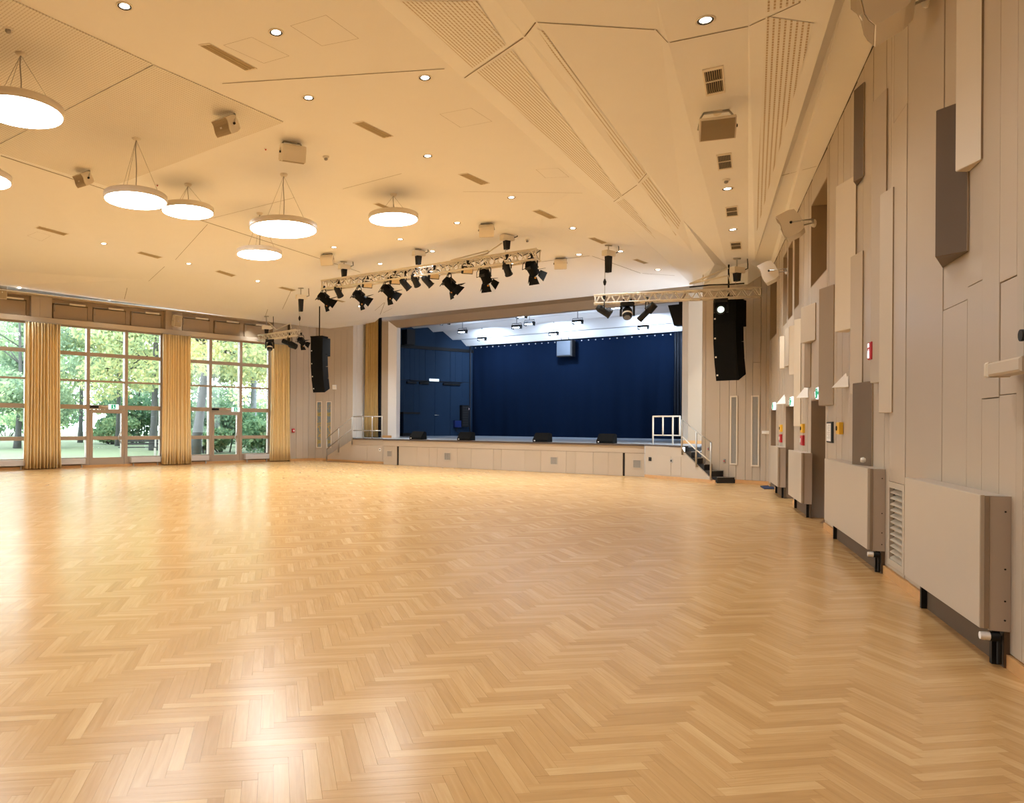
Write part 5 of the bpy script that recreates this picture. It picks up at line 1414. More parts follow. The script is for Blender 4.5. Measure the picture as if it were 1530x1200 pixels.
part('body', MB().bbox(-w2, w2, -.28, .25, .15, hh - .09, .01), M['stagewall'], t); part('top', MB().box(-w2 - .03, w2 + .03, -.28, .28, hh - .09, hh), M['black'], t); part('plinth_or_shade', MB().box(-w2, w2, -.28, .22, 0, .15), M['black'], t)
x_, z_ = FSL.px(691.5, 631); t = thing('equipment_rack', 'slim black rack of slots against the dark stage wall', 'rack', FSL.M(x_, .12, 0))
part('frame', MB().bbox(-.22, .22, -.1, .1, ZD + .45, ZD + 1.55, .01), M['black'], t)
for k in range(8): part('slot', MB().box(-.17, .17, .1, .112, ZD + .52 + k * .125, ZD + .60 + k * .125), M['dark'], t)
x_, z_ = FSL.px(682, 634); t = thing('blue_box', 'small blue control box beside the black rack on the stage wall', 'box', FSL.M(x_, .08, z_))
part('body', MB().bbox(-.2, .2, -.08, .08, -.16, .18, .02), mat('blue_plastic', (.012, .028, .14), .4), t); part('cable', MB().tube([(0, .05, -.16), (.15, .07, -.32), (-.1, .06, -.45), (.05, .05, -.58)], .02, 5), M['black'], t)
x_, z_ = FSL.px(698, 611); t = thing('indicator_lamp', 'small pale pink glowing lamp on the dark stage wall', 'lamp', FSL.M(x_, .06, z_))
part('base', MB().box(-.07, .07, -.06, 0, -.12, .12), M['dark'], t); part('globe', MB().lathe([(0, -.08), (.06, -.05), (.07, .02), (.04, .08), (0, .09)], 12), mat('pink_lamp', (.9, .8, .85), .4, emit=(1, .8, .9), estr=1.0), t)
# podium vents and small fittings
for px, py, s, lb in ((581.8, 678, .20, 'first small square vent from the left in the stage front'), (668.6, 682, .24, 'second small square vent from the left in the stage front'), (827.6, 688.5, .22, 'third small square vent from the left in the stage front'), (951.8, 693.3, .22, 'last small square vent on the right in the stage front')):
    x_, z_ = FS.px(px, py); t = thing('podium_vent', lb, 'vent', FS.M(x_, .004, z_), 'square vents in the stage front')
    s2 = s / 2
    part('vent_frame', grid_wall(-s2 - .02, s2 + .02, -s2 - .02, s2 + .02, [(-s2, s2, -s2, s2)], 0, .008), M['heater'], t)
    part('vent_back', MB().box(-s2, s2, 0, .001, -s2, s2), M['mesh'], t)
    for k in range(6): part('slat', MB().box(-s2 + s * (k + .3) / 6, -s2 + s * (k + .7) / 6, .001, .007, -s2, s2), M['grey'], t)
for px, py, fr, lb, c in ((971.5, 686, FK, 'small dark socket on the right flank of the stage', 'dark'), (1003.5, 688.5, FK, 'small grey socket plate on the flank left of the steps', 'grey'), (568, 672, FK2, 'small white socket at the left stage flank', 'white')):
    x_, z_ = fr.px(px, py); t = thing('wall_socket', lb, 'socket', fr.M(x_, .008, z_))
    part('plate', MB().bbox(-.05, .05, 0, .012, -.055, .055, .004), M[c], t); part('insert', MB().cyl((0, .012, 0), (0, .016, 0), .026, n=12), M['black'], t)

# ================================================================== OBJECTS: right wall
# sculptural acoustic boxes: far edge, near edge, bottom far/near, top far/near, depth, material
def pbox(label, far, near, top, bot, d, m, back=0.3, e=0.014):
    """three-sided wedge: pixel x of its outer edge (far) and of its near foot, pixel y of the outer edge's ends, depth d"""
    xa, zt = FR.px(far, top, d); zb = FR.px(far, bot, d)[1]; zt = min(zt, 5.62)
    xc = FR.px(near, (top + bot) / 2, e)[0]; xb = xa + back
    t = thing('wall_panel', label, 'wall panel', FR.M(xa, 0, zb), 'wedge-shaped panels on the right wall')
    h = zt - zb; A, C, Ce, B = (0, d), (xc - xa, e), (xc - xa, 0.004), (back, 0.004)
    def ring(z, k=0.0): return [(A[0], A[1] - k, z), (C[0] + k, C[1], z), (Ce[0] + k, Ce[1], z), (B[0] - k, B[1], z)]
    mb = MB(); c = 0.006
    r = [ring(0, c), ring(c), ring(h - c), ring(h, c)]
    vs = [p for q in r for p in q]; fs = [(0, 1, 2, 3), (15, 14, 13, 12)]
    for k in range(3):
        for i in range(4): j = (i + 1) % 4; fs.append((4 * k + i, 4 * k + 4 + i, 4 * k + 4 + j, 4 * k + j))
    mb.add(vs, [f[::-1] for f in fs])
    part('panel_body', mb, M[m], t)
    part('near_edge', MB().box(C[0] - .006, C[0], .002, e, .004, h - .004), M['recess'], t)
    return t
pbox('dark brown hanging wall panel with a wedge shape, topmost beside the ceiling line', 1276, 1290, 135, 271, 0.075, 'brown', 0.2)
pbox('large dark brown wall panel with a wedge shape, beside the cream one', 1398.7, 1445, 165, 384, 0.164, 'brown', 0.45)
pbox('cream wall panel running out of the picture top, over the large brown one', 1429.6, 1466, -60, 255, 0.09, 'cream', 0.04)
pbox('long cream wall panel between the clerestory opening and the brown panel', 1249, 1278, 279, 495.5, 0.158, 'cream', 0.1)
pbox('long tan wall panel, behind the lower dark brown panel', 1271, 1288, 384, 589, 0.076, 'tan', 0.1)
pbox('tall tan wall panel ending above the louvred vent', 1315, 1333, 291, 617, 0.071, 'tan', 0.1)
pbox('tall flat beige wall panel carrying the red pictogram', 1303, 1323, 153, 572, 0.075, 'wall_c', 0.1)
pbox('dark brown wall panel with a pale knob, standing over the second radiator cover', 1274, 1302.5, 573, 697, 0.11, 'brown', 0.2)
pbox('tall taupe wall panel beside the third doorway', 1224, 1245, 432, 606, 0.142, 'taupe', 0.2)
pbox('square tan wall panel, highest of the middle cluster', 1196.7, 1218, 460, 512.8, 0.155, 'tan', 0.2)
pbox('pale slim wall panel reaching down between the two middle doorways', 1186.7, 1196, 478, 637, 0.1, 'cream', 0.1)
pbox('narrow taupe wall panel under the square tan one', 1201.7, 1210.7, 513, 579, 0.08, 'taupe', 0.1)
pbox('pale narrow wall panel left of the square tan one', 1179.3, 1186.5, 487, 560, 0.09, 'cream', 0.1)
pbox('short beige wall panel in the middle of the far pair', 1172.7, 1178.6, 492, 548, 0.05, 'tan', 0.1)
pbox('pale short wall panel nearest to the stage', 1165, 1172, 503, 551, 0.09, 'cream', 0.1)
kx, kz = FR.px(1292, 687.5, .07)
t = thing('knob', 'pale round knob on the low dark brown wall panel', 'knob', FR.M(kx, .062, kz))
part('stem', MB().cyl((0, 0, 0), (0, .03, 0), .015, n=8), M['offwhite'], t); part('head', MB().lathe([(0, .05), (.025, .045), (.032, .02), (.02, 0)], 12, Matrix.Rotation(-math.pi / 2, 4, 'X')), M['offwhite'], t)
# radiator covers on the floor along the wall
HT = [(-2.43, 1352.6, 'radiator cover nearest the camera on the right wall'), (.77, 1232.3, 'second radiator cover from the camera, right of the third doorway'), (5.72, 1178, 'third radiator cover from the camera, between two doorways'), (9.35, 1151.3, 'farthest radiator cover, in front of the first doorway')]
HD = .155
for i, (xn, pf, lb) in enumerate(HT):
    xf = FR.px(pf, 720, HD)[0]; c = (xn + xf) / 2
    t = thing('radiator_cover', 'beige boxed ' + lb, 'radiator cover', FR.M(c, 0, 0), 'radiator covers on the right wall')
    a, b = xn - c, xf - c; z0, z1 = .24, 1.08
    part('front_panel', MB().bbox(a, b, HD - .02, HD + .004, z0, z1, .004), M['heater'], t)
    part('top_panel', MB().box(a + .005, b - .005, .001, HD - .02, z1 - .025, z1 - .004), M['heater_end'], t)
    part('end_panel', MB().bbox(a, a + .02, .001, HD - .045, z0 - .01, z1 - .004, .002), M['heater_end'], t)
    part('end_strip', MB().box(a - .003, a + .017, HD - .045, HD - .02, z0, z1 - .004), M['taupe'], t)
    part('end_panel', MB().box(b - .02, b, .001, HD - .02, z0, z1 - .004), M['heater_end'], t)
    part('heater_core', MB().box(a + .03, b - .04, .02, HD - .05, z0 + .03, z1 - .1), M['dark'], t)
    leg = MB().box(a + .08, a + .12, .03, .07, 0, z0 + .05)
    part('plinth_or_shade', MB().box(a + .01, b - .02, .001, .03, 0, z0 + .02), M['cover_shade'], t)  # dark strip painting in the shade at the wall foot under the cover
    part('foot', leg, M['black'], t); part('foot', MB().box(b - .14, b - .10, .03, .07, 0, z0 + .05), M['black'], t)
    if i < 2:
        part('valve', MB().cyl((a + .02, .05, .19), (a + .02, .10, .19), .03, n=10).cyl((a + .02, .05, .02), (a + .02, .05, .2), .014, n=8), M['black'], t)
        part('valve_head', MB().cyl((a + .02, .10, .19), (a + .02, .15, .19), .028, .024, 10), M['white'], t)
        for zz in (.98, .62, .42, .30): part('screw', MB().cyl((a - .001, .03, zz), (a - .004, .03, zz), .006, n=6), M['black'], t)
# louvred vent
a, b, z0, z1 = LOUV; c = (a + b) / 2
t = thing('louvre_vent', 'tall beige louvred vent between the two nearest radiator covers', 'vent', FR.M(c, 0, 0))
part('vent_frame', grid_wall(a - c, b - c, z0, z1, [(a - c + .07, b - c - .045, z0 + .06, z1 - .06)], -.03, .006), M['heater'], t)
part('vent_back', MB().box(a - c, b - c, -.16, -.15, z0, z1), M['gap'], t)
n = 12
for k in range(n):
    zz = z0 + .06 + (z1 - z0 - .12) * (k + .5) / n
    part('slat', MB().prism([(a - c + .06, -.09, zz + .035), (a - c + .06, -.082, zz + .042), (a - c + .06, .0, zz - .018), (a - c + .06, -.004, zz - .028)], (b - a - .10, 0, 0)), M['heater'], t)
# exit signs over the doorways
for (px, py), wd, lb in (((1154, 607), .30, 'small lit exit sign over the farthest doorway'), ((1180.5, 600), .34, 'small lit exit sign over the middle doorway'), ((1220, 587.5), .34, 'small lit exit sign over the third doorway, beside the taupe panel')):
    x, z = FR.px(px, py, .06)
    t = thing('exit_sign', lb, 'sign', FR.M(x, 0, z), 'exit signs on the right wall')
    part('housing', MB().bbox(-wd / 2, wd / 2, 0, .05, -.09, .09, .008), M['signwhite'], t)
    part('green_field', MB().box(-wd * .05, wd * .46, .05, .053, -.075, .075), M['green'], t)
    fig = MB().cyl((wd * .2, .0535, .045), (wd * .2, .0555, .045), .014, n=10)
    for q in ([(.19, .03), (.215, .03), (.20, -.02), (.17, -.02)], [(.18, -.02), (.20, -.02), (.225, -.06), (.205, -.06)], [(.17, -.02), (.19, -.015), (.15, -.055), (.13, -.045)], [(.20, .025), (.21, .01), (.25, .015), (.25, .025)]):
        fig.prism([(u * wd / .34 - .0, .0535, v) for u, v in q], (0, .002, 0))
    part('running_figure', fig, M['signwhite'], t)
    arr = MB().prism([(-wd * .42, .051, 0), (-wd * .26, .051, .05), (-wd * .26, .051, .02), (-wd * .1, .051, .02), (-wd * .1, .051, -.02), (-wd * .26, .051, -.02), (-wd * .26, .051, -.05)], (0, .002, 0))
    part('arrow', arr, M['green'], t)
# white pyramid sconces
for (px, py), s, lb in (((1252, 573), .20, 'white pyramid wall sconce, nearest, beside the lower dark panel'), ((1196.5, 590), .24, 'white pyramid wall sconce between the second and third doorway'), ((1165, 600), .22, 'white pyramid wall sconce nearest the stage')):
    x, z = FR.px(px, py, .05); x2 = FR.px(px, py, .1)[0]
    t = thing('pyramid_sconce', lb, 'wall lamp', FR.M(x2, 0, z - .07), 'white pyramid sconces')
    part('plate', MB().box(-s * .6, s * .6, 0, .01, 0, s * .7), M['white'], t)
    part('shade', MB().add([(-s * .8, .01, 0), (s * .8, .01, 0), (0, .17, 0), (0, .01, s * .95)], [(0, 1, 3), (1, 2, 3), (2, 0, 3), (0, 2, 1)]), M['white'], t)
# alarm boxes, plates
def wallbit(name, label, cat, px, py, w, h, d, m, extra=None, fr=FR, group=None):
    x, z = fr.px(px, py, d)
    t = thing(name, label, cat, fr.M(x, .002, z), group)
    part('housing', MB().bbox(-w / 2, w / 2, 0, d, -h / 2, h / 2, min(.012, d * .4)), M[m], t)
    if extra: extra(t, w, h, d)
    return t
def btn(c, r=.28):
    return lambda t, w, h, d: part('button', MB().cyl((0, d, 0), (0, d + .01, 0), min(w, h) * r, n=12), M[c], t)
wallbit('call_point', 'yellow call box on the wall, nearest, left of the dark panel', 'alarm', 1250.5, 640, .16, .16, .06, 'yellow', btn('dark', .2))
wallbit('call_point', 'yellow call box right of the second doorway', 'alarm', 1196.8, 640, .2, .16, .05, 'yellow', btn('dark', .2))
wallbit('call_point', 'yellow call box between the farthest two doorways', 'alarm', 1165, 640, .2, .16, .05, 'yellow', btn('dark', .2))
wallbit('fire_alarm', 'dark red alarm box under the yellow one, right of the second doorway', 'alarm', 1196.5, 658, .2, .18, .05, 'red', btn('white', .22))
wallbit('fire_alarm', 'dark red alarm box under the yellow one, nearest the stage', 'alarm', 1164.5, 655, .2, .18, .05, 'red', btn('white', .22))
def notice(t, w, h, d):
    part('sheet', MB().box(-w * .4, w * .4, d, d + .003, -h * .42, h * .42), M['paper'], t)
    tx = MB()
    for k in range(8): tx.box(-w * .32, w * (.3 if k % 3 else .1), d + .003, d + .0035, h * (.32 - k * .085), h * (.345 - k * .085))
    part('text_lines', tx, M['grey'], t)
wallbit('notice_board', 'small framed white notice beside the third doorway', 'notice', 1238.5, 646, .42, .30, .03, 'dark', notice)
def picto(t, w, h, d):
    f = MB()
    f.prism([(-w * .30, d, -h * .42), (w * .0, d, -h * .42), (w * .0, d, -h * .05), (-w * .08, d, h * .02), (-w * .2, d, h * .02), (-w * .30, d, -h * .05)], (0, .002, 0))
    f.box(-w * .2, -w * .08, d, d + .002, h * .03, h * .1); f.prism([(w * .12, d, -h * .4), (w * .34, d, -h * .4), (w * .36, d, -h * .15), (w * .24, d, h * .05), (w * .1, d, -h * .15)], (0, .002, 0))
    f.box(-w * .3, w * .3, d, d + .002, h * .2, h * .42)
    part('symbol', f, M['signwhite'], t)
wallbit('extinguisher_sign', 'small red fire extinguisher pictogram on the tall flat wall panel', 'sign', 1297.8, 524.5, .12, .19, .09, 'red', picto)
# camera-like device on an arm and small fitting at the right edge
x, z = FR.px(1500, 550, .12)
t = thing('wall_projector', 'beige box device with a lens pointing along the wall, at the right picture edge', 'device', FR.M(x, 0, z))
x0 = FR.px(1523, 550, .16)[0] - x; x1 = FR.px(1475, 550, .16)[0] - x
part('housing', MB().bbox(x0, x1, .05, .16, -.042, .042, .012), M['tan'], t)
part('head', MB().bbox(x1, x1 + .05, .045, .165, -.047, .047, .012), M['cream'], t)
part('lens', MB().cyl((x1 + .05, .105, 0), (x1 + .09, .105, 0), .03, .027, 14), M['offwhite'], t); part('lens_glass', MB().cyl((x1 + .09, .105, 0), (x1 + .097, .105, 0), .024, .018, 14), M['mat_blue'], t)
part('wall_mount', MB().box(x0, x0 + .10, 0, .055, -.035, .035), M['tan'], t)
x, z = FR.px(1529, 501, .08); t = thing('wall_hook', 'small dark metal fitting at the right picture edge', 'hook', FR.M(x, 0, z))
part('stem', MB().tube([(0, 0, 0), (0, .08, 0)], .014, 8), M['steel'], t); part('disc', MB().cyl((0, .08, 0), (0, .095, 0), .035, n=12), M['dark'], t)
# vents and switches on the side wall by the steps
def strip_vent(fr, px, y0, y1, w, lb, m, rungs=True):
    x, zt = fr.px(px, y0); _, zb = fr.px(px, y1); zc = (zt + zb) / 2; h = (zt - zb) / 2
    t = thing('strip_vent', lb, 'vent', fr.M(x, .002, zc), 'tall narrow wall strips beside the stage')
    part('vent_frame', grid_wall(-w / 2 - .035, w / 2 + .035, -h - .035, h + .035, [(-w / 2, w / 2, -h, h)], 0, .02), M['cream'], t)
    part('strip_fill', MB().box(-w / 2, w / 2, 0, .006, -h, h), M[m], t)
    if rungs:
        nb_ = MB(); k = 46
        for i in range(k): nb_.box(-w / 2, w / 2, .006, .012, -h + 2 * h * (i + .2) / k, -h + 2 * h * (i + .55) / k)
        nb_.box(-.012, -.004, .006, .013, -h, h); nb_.box(.03, .038, .006, .013, -h, h)
        part('grid_bars', nb_, M['grey'], t)
strip_vent(FSW, 1097, 593.5, 692.5, .13, 'tall narrow meshed vent on the side wall, left one by the steps', 'mesh')
strip_vent(FSW, 1129, 593, 695, .14, 'tall narrow meshed vent on the side wall, right one near the corner', 'mesh')
strip_vent(FL_2, 477, 601, 668, .16, 'tall narrow colour-streaked strip on the left wall, left of the pair', 'strip', False)
strip_vent(FL_2, 491.5, 601, 668, .16, 'tall narrow colour-streaked strip on the left wall, right of the pair', 'strip', False)
def switches(t, w, h, d):
    for k in range(3): part('switch', MB().bbox(-w / 2 + w * (k + .12) / 3, -w / 2 + w * (k + .88) / 3, d, d + .008, -h * .36, h * .36, .003), M['white'], t)
wallbit('light_switch', 'white triple switch plate near the right wall corner', 'switch', 1144, 646.3, .20, .085, .03, 'white', switches, FSW)
wallbit('light_switch', 'small grey switch on the side wall above the upper black steps', 'switch', 1058, 671, .05, .10, .02, 'grey', btn('red', .3), FSW)
wallbit('light_switch', 'small grey switch on the side wall above the lower black steps', 'switch', 1082, 689, .06, .11, .02, 'grey', btn('red', .3), FSW)
wallbit('wall_plate', 'white square box on the left wall right of the loudspeaker column', 'box', 499.5, 578.5, .18, .20, .05, 'white', btn('offwhite', .3), FL_2)
wallbit('fire_alarm', 'dark red alarm box on the wall right of the corner curtain', 'alarm', 438.8, 643.5, .13, .15, .05, 'red', btn('white', .28), FL_1)
wallbit('wall_plate', 'small white plate high on the bluish wing wall', 'box', 541.8, 574, .07, .08, .02, 'white', btn('offwhite', .3), FL_3)
wallbit('wall_plate', 'small white double plate on the bluish wing wall, behind the railing', 'box', 541.8, 617.5, .06, .15, .02, 'white', btn('offwhite', .3), FL_3)
# door mat
mp = [onz(*p, .0) for p in ((1136, 727), (1150, 725.6), (1160, 731), (1142, 731))]
c = sum(mp, Vector()) / 4
t = thing('door_mat', 'dark blue mat on the floor by the first doorway', 'mat', T(c))
part('pile', MB().prism([p - c + Vector((0, 0, .001)) for p in mp], (0, 0, .012)), M['mat_blue'], t)
part('edging', MB().prism([(p - c) * 1.05 + Vector((0, 0, .0005)) for p in mp], (0, 0, .006)), M['black'], t)

# ------------------------------------------------------------------ window bay fittings: exit signs, stickers, low radiators
for i in range(5):
    a, b = BAYS[i]; m1, m2 = a + 1.31, a + 2.62
    if i < 2:
        x, z = FW.px((353, 170.5)[i], (612, 608)[i], .03)
        t = thing('exit_sign', 'small green and white exit sign over the glass door of the %s window bay' % ('right-hand', 'middle')[i], 'sign', FW.M(x, -.04, z), 'exit signs over the glass doors')
        part('housing', MB().bbox(-.17, .17, 0, .05, -.085, .085, .008), M['signwhite'], t)
        part('green_field', MB().box(-.06, .09, .05, .053, -.075, .075), M['green'], t)
        fig = MB().cyl((.02, .0535, .045), (.02, .0555, .045), .014, n=10).prism([(.01, .0535, .03), (.035, .0535, .03), (.02, .0535, -.02), (-.01, .0535, -.02)], (0, .002, 0)).prism([(0, .0535, -.02), (.02, .0535, -.02), (.045, .0535, -.06), (.025, .0535, -.06)], (0, .002, 0)).prism([(-.01, .0535, -.02), (.01, .0535, -.015), (-.03, .0535, -.055), (-.045, .0535, -.045)], (0, .002, 0))
        part('running_figure', fig, M['signwhite'], t)
        part('bracket_arm', MB().tube([(.17, .02, .0), (.30, .02, .0), (.42, .02, .02)], .012, 5), M['offwhite'], t)
        bx, bz = FW.px((338, 161)[i], (525, 551.5)[i], -.12)
        s = (.30, .30)[i]
        bird = MB().prism([(x_ * s, 0, z_ * s) for x_, z_ in ((-.5, .02), (-.2, .10), (-.08, .12), (0, .18), (.08, .12), (.2, .10), (.5, .0), (.2, .0), (.06, .0), (.05, -.3), (-.05, -.3), (-.06, .0), (-.2, .0))], (0, .002, 0))
        single('bird_sticker', bird, M['black'], 'black bird silhouette stuck on the %s window pane' % ('right-hand', 'middle')[i], 'sticker', FW.M(bx, -.1245, bz))
    for j, (c0, c1) in enumerate(((a + .06, m1 - .1), (m2 + .1, b - .1))):
        if i > 2: continue
        c = (c0 + c1) / 2
        lb = ('right-hand', 'middle', 'left-hand')[i] + ' window bay, ' + ('far side of its door', 'near side of its door')[j]
        t = thing('low_radiator', 'low beige radiator under the ' + lb, 'radiator', FW.M(c, 0, 0), 'low radiators under the windows')
        h = (c1 - c0) / 2 - .03
        part('body', MB().bbox(-h, h, -.04, .12, .12, .31, .01), M['frame_out'], t)
        for k in range(6): part('grille_rib', MB().box(-h + .05, h - .05, -.02 + k * .02, -.012 + k * .02, .31, .315), M['grey'], t)
        part('foot', MB().box(-h + .08, -h + .12, 0, .06, 0, .13), M['steel'], t); part('foot', MB().box(h - .12, h - .08, 0, .06, 0, .13), M['steel'], t)

# ================================================================== OUTSIDE: lawn, trees, bench
OUTN = -FW.y
lw = MB(); a, b, c, d = FW.W(-22, -.35, -.12), FW.W(70, -.35, -.12), FW.W(150, -110, -.12), FW.W(-110, -110, -.12)
lw.poly([a, d, c, b])
struct('lawn', lw, M['lawn'])
struct('path', MB().prism([FW.W(-10, -.32, -.115), FW.W(-10, -2.2, -.115), FW.W(40, -2.2, -.115), FW.W(40, -.32, -.115)], (0, 0, .03)), M['path'])
struct('path_far', MB().prism([FW.W(-40, -46, -.115), FW.W(-40, -49, -.115), FW.W(90, -52, -.115), FW.W(90, -48, -.115)], (0, 0, .03)), M['path'])
def foliage(seed, n, blobs, leaf, z_flat=0.0, tone=(0.5, .25)):
    r = np.random.default_rng(seed)
    w = np.array([b[3] ** 2 for b in blobs]); w = w / w.sum()
    idx = r.choice(len(blobs), n, p=w)
    B = np.array(blobs, dtype=float)[idx]
    dirs = r.normal(size=(n, 3)); dirs /= np.linalg.norm(dirs, axis=1)[:, None]
    rad = B[:, 3] * (0.35 + 0.65 * r.random(n) ** .6)
    c = B[:, :3] + dirs * rad[:, None] * np.array([1, 1, .72])
    a = r.normal(size=(n, 3)); a /= np.linalg.norm(a, axis=1)[:, None]
    b = np.cross(a, r.normal(size=(n, 3))); b /= np.linalg.norm(b, axis=1)[:, None]
    s = leaf * (0.6 + .8 * r.random(n))[:, None]
    v = np.stack([c - a * s, c + b * s * .55, c + a * s, c - b * s * .55], 1).reshape(-1, 3)
    me = bpy.data.meshes.new('foliage')
    me.vertices.add(len(v)); me.vertices.foreach_set('co', v.ravel())
    me.loops.add(n * 4); me.loops.foreach_set('vertex_index', np.arange(n * 4, dtype=np.int32))
    me.polygons.add(n); me.polygons.foreach_set('loop_start', np.arange(0, n * 4, 4, dtype=np.int32))
    try: me.polygons.foreach_set('loop_total', np.full(n, 4, dtype=np.int32))
    except Exception: pass
    at = me.attributes.new('tone', 'FLOAT', 'FACE')
    tn = np.clip(tone[0] + tone[1] * r.normal(size=n) * .6 + tone[1] * (B[:, 4]), 0, 1)
    at.data.foreach_set('value', tn.astype(np.float32))
    me.update(calc_edges=True); me.validate()
    return me
def tree(px, dist, label, h, r0, lean, crown, leafm, seed, n, leaf, tone, barkm='bark', base_y=None, nb=14, trunkbend=0.0):
    p = atd(px, 640, dist); p.z = -.12
    rr = random.Random(seed)
    t = thing('park_tree', label, 'tree', T(p), 'trees in the park outside')
    # crown: (height of centre, radius, spread)
    hc, R, sq = crown; hc -= 0.7 if leafm == 'leafA' else 0.2; nb += 6; leaf *= 0.78; n = int(n * 1.75)
    side = Vector((1, 0, 0)); dep = Vector((0, 1, 0))
    pts = []; rad = []
    for i in range(9):
        v = i / 8; pts.append(side * (lean * v * h + trunkbend * math.sin(v * 3.0)) + dep * .2 * math.sin(v * 4) + Vector((0, 0, v * h))); rad.append(r0 * (1.25 - .25 * min(1, v * 8)) * (1 - .75 * v))
    rad = [q * .55 for q in rad]
    part('trunk', MB().tube(pts, rad, 9), M[barkm], t)
    blobs = []
    br_ = MB()
    for k in range(nb):
        a = k * 2.399 + rr.uniform(-.4, .4); zz = hc + R * rr.uniform(-.75, .8); q = R * rr.uniform(.35, .95) * sq
        e = Vector((math.cos(a) * q + lean * h * .8, math.sin(a) * q * .8, zz))
        blobs.append((e.x, e.y, e.z, R * rr.uniform(.28, .46), rr.uniform(-.8, .8)))
        i0 = min(7, max(3, int(8 * (zz - R * .35) / h))); s0 = pts[i0]
        mid = s0.lerp(e, .5) + Vector((0, 0, R * .08))
        br_.tube([s0, mid, e], [rad[i0] * .42, rad[i0] * .25, rad[i0] * .06], 6)
    part('branches', br_, M[barkm], t, kind=None)
    fm = foliage(seed, int(n * (.85 if dist < 60 else .4)), blobs, leaf, tone=tone); fm.materials.append(M[leafm])
    part('crown', fm, None, t, kind='stuff')
    return t
TREES = [
    (26, 46, 'spreading tree on the lawn seen through the leftmost window', 8.5, .38, .02, (5.2, 3.8, 1.15), 'leafB', 11, 7000, .17, (.42, .25), 'bark'),
    (120, 60, 'pale yellow-green tree far back, left of the middle glass door', 13, .35, .0, (7.5, 4.6, 1.1), 'leafA', 12, 7000, .22, (.45, .3), 'bark'),
    (176, 52, 'slim tree straight behind the middle glass door', 14, .30, .0, (8.8, 4.4, 1.05), 'leafA', 13, 8000, .20, (.5, .3), 'bark'),
    (229, 44, 'dark-trunked tree behind the bench in the middle window', 13, .42, .01, (8.2, 4.4, 1.2), 'leafA', 14, 8000, .18, (.55, .3), 'bark'),
    (291, 37, 'leaning dark tree crossing the right-hand window', 14, .46, .11, (8.6, 4.2, 1.3), 'leafA', 15, 9000, .15, (.6, .3), 'bark'),
    (378, 46, 'straight pale-trunked tree at the right of the right-hand window', 15, .40, .0, (8.0, 3.8, 1.0), 'leafA', 16, 7000, .17, (.55, .3), 'barklight'),
    (399, 50, 'forked pale tree close behind the right-hand window edge', 13, .28, .04, (7.6, 3.4, 1.0), 'leafA', 17, 6000, .17, (.6, .25), 'barklight'),
    (60, 70, 'distant green tree half hidden by the left curtain', 13, .4, .0, (7.2, 4.8, 1.2), 'leafB', 18, 6000, .26, (.5, .3), 'bark'),
    (345, 68, 'distant green tree behind the right-hand glass door', 12, .35, .0, (6.0, 5.0, 1.2), 'leafB', 19, 7000, .26, (.45, .3), 'bark'),
    (205, 74, 'distant green tree between the two near trunks', 12, .35, .0, (6.4, 4.8, 1.2), 'leafB', 20, 7000, .26, (.5, .3), 'bark'),
    (-40, 56, 'leafy tree outside the frame, its boughs reaching into the left window', 13, .4, .0, (8.0, 4.6, 1.2), 'leafB', 21, 7000, .20, (.5, .3), 'bark'),
    (450, 62, 'yellowing tree behind the corner curtain', 13, .4, .0, (7.0, 4.6, 1.2), 'leafA', 22, 5000, .22, (.6, .3), 'bark'),
]
for tr in TREES:
    px, dist, lb, h, r0, lean, crown, lm, sd, n, lf, tn, bk = tr
    tree(px, dist, lb, h, r0, lean, crown, lm, sd, n, lf, tn, bk)
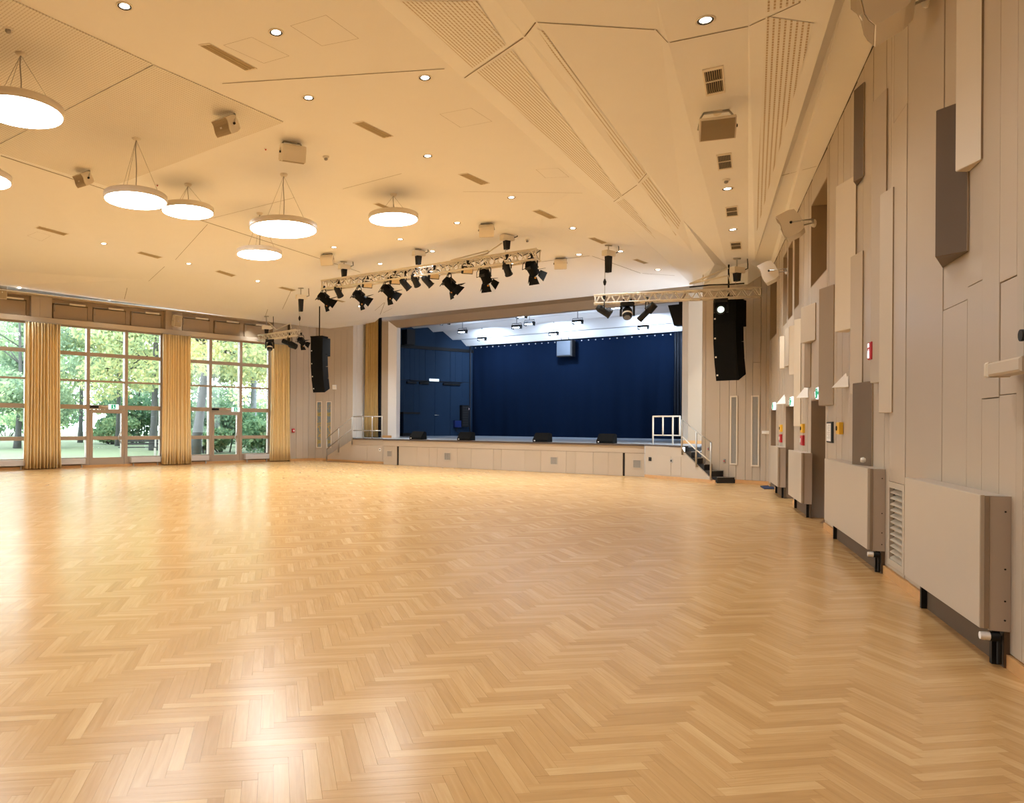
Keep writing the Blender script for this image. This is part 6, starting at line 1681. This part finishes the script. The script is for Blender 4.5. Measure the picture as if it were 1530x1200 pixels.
def bush(px, dist, label, w, h, seed, n, leaf, tone, lm='leafC'):
    p = atd(px, 640, dist); p.z = -.12; rr = random.Random(seed)
    t = thing('garden_bush', label, 'bush', T(p), 'bushes under the trees')
    blobs = [(rr.uniform(-w, w) * .5, rr.uniform(-.6, .6), rr.uniform(.25, .75) * h, h * rr.uniform(.28, .42), rr.uniform(-.6, .6)) for _ in range(10)]
    fm = foliage(seed, int(n * (.85 if dist < 60 else .4)), blobs, leaf, tone=tone); fm.materials.append(M[lm]); part('foliage', fm, None, t, kind='stuff')
    st = MB()
    for b in blobs[:6]: st.tube([(b[0] * .3, b[1] * .3, 0), (b[0] * .7, b[1], b[2] * .6), (b[0], b[1], b[2])], [.05, .035, .012], 5)
    part('stems', st, M['bark'], t)
for px, dist, lb, w, h, sd, n, lf, tn in ((340, 42, 'dense green bush behind the right-hand glass door', 3.6, 3.2, 31, 5000, .13, (.55, .3)), (318, 52, 'dark bush behind the leaning trunk', 3.5, 3.6, 32, 4000, .15, (.35, .3)), (395, 40, 'low bush at the foot of the pale trunks', 2.6, 2.0, 33, 3000, .12, (.6, .3)),
                                         (168, 56, 'low green bush beside the slim trunk in the middle door', 3.6, 2.2, 34, 4000, .15, (.6, .3)), (212, 58, 'dark green bush behind the bench', 5.0, 4.4, 35, 6000, .17, (.3, .3)), (305, 40, 'low green shrub at the foot of the leaning tree', 2.0, 1.5, 36, 2500, .12, (.6, .3)), (365, 60, 'dark hedge bush far back in the right-hand window', 6.0, 3.0, 37, 4000, .18, (.3, .3)), (75, 85, 'far pale green bush between the left curtain and the middle bay', 9.0, 4.0, 38, 3500, .28, (.6, .3)), (10, 88, 'far pale green bush at the left picture edge', 9.0, 4.4, 39, 3500, .28, (.6, .3))):
    bush(px, dist, lb, w, h, sd, n, lf, tn)
p = onz(208, 676, -.12)
bp = atd(208, 676, 36); bp.z = -.12
t = thing('park_bench', 'dark slatted park bench on the lawn in the middle window', 'bench', T(bp) @ Matrix.Rotation(.25, 4, 'Z'))
for k in range(4): part('seat_slat', MB().box(-.95, .95, -.25 + k * .12, -.16 + k * .12, .42, .46), M['dark'], t)
for k in range(3): part('back_slat', MB().box(-.95, .95, .26, .30, .56 + k * .14, .66 + k * .14), M['dark'], t)
for sx in (-.75, .75): part('leg', MB().box(sx - .05, sx + .05, -.25, .28, 0, .42).box(sx - .04, sx + .04, .24, .29, .4, .95), M['grey'], t)
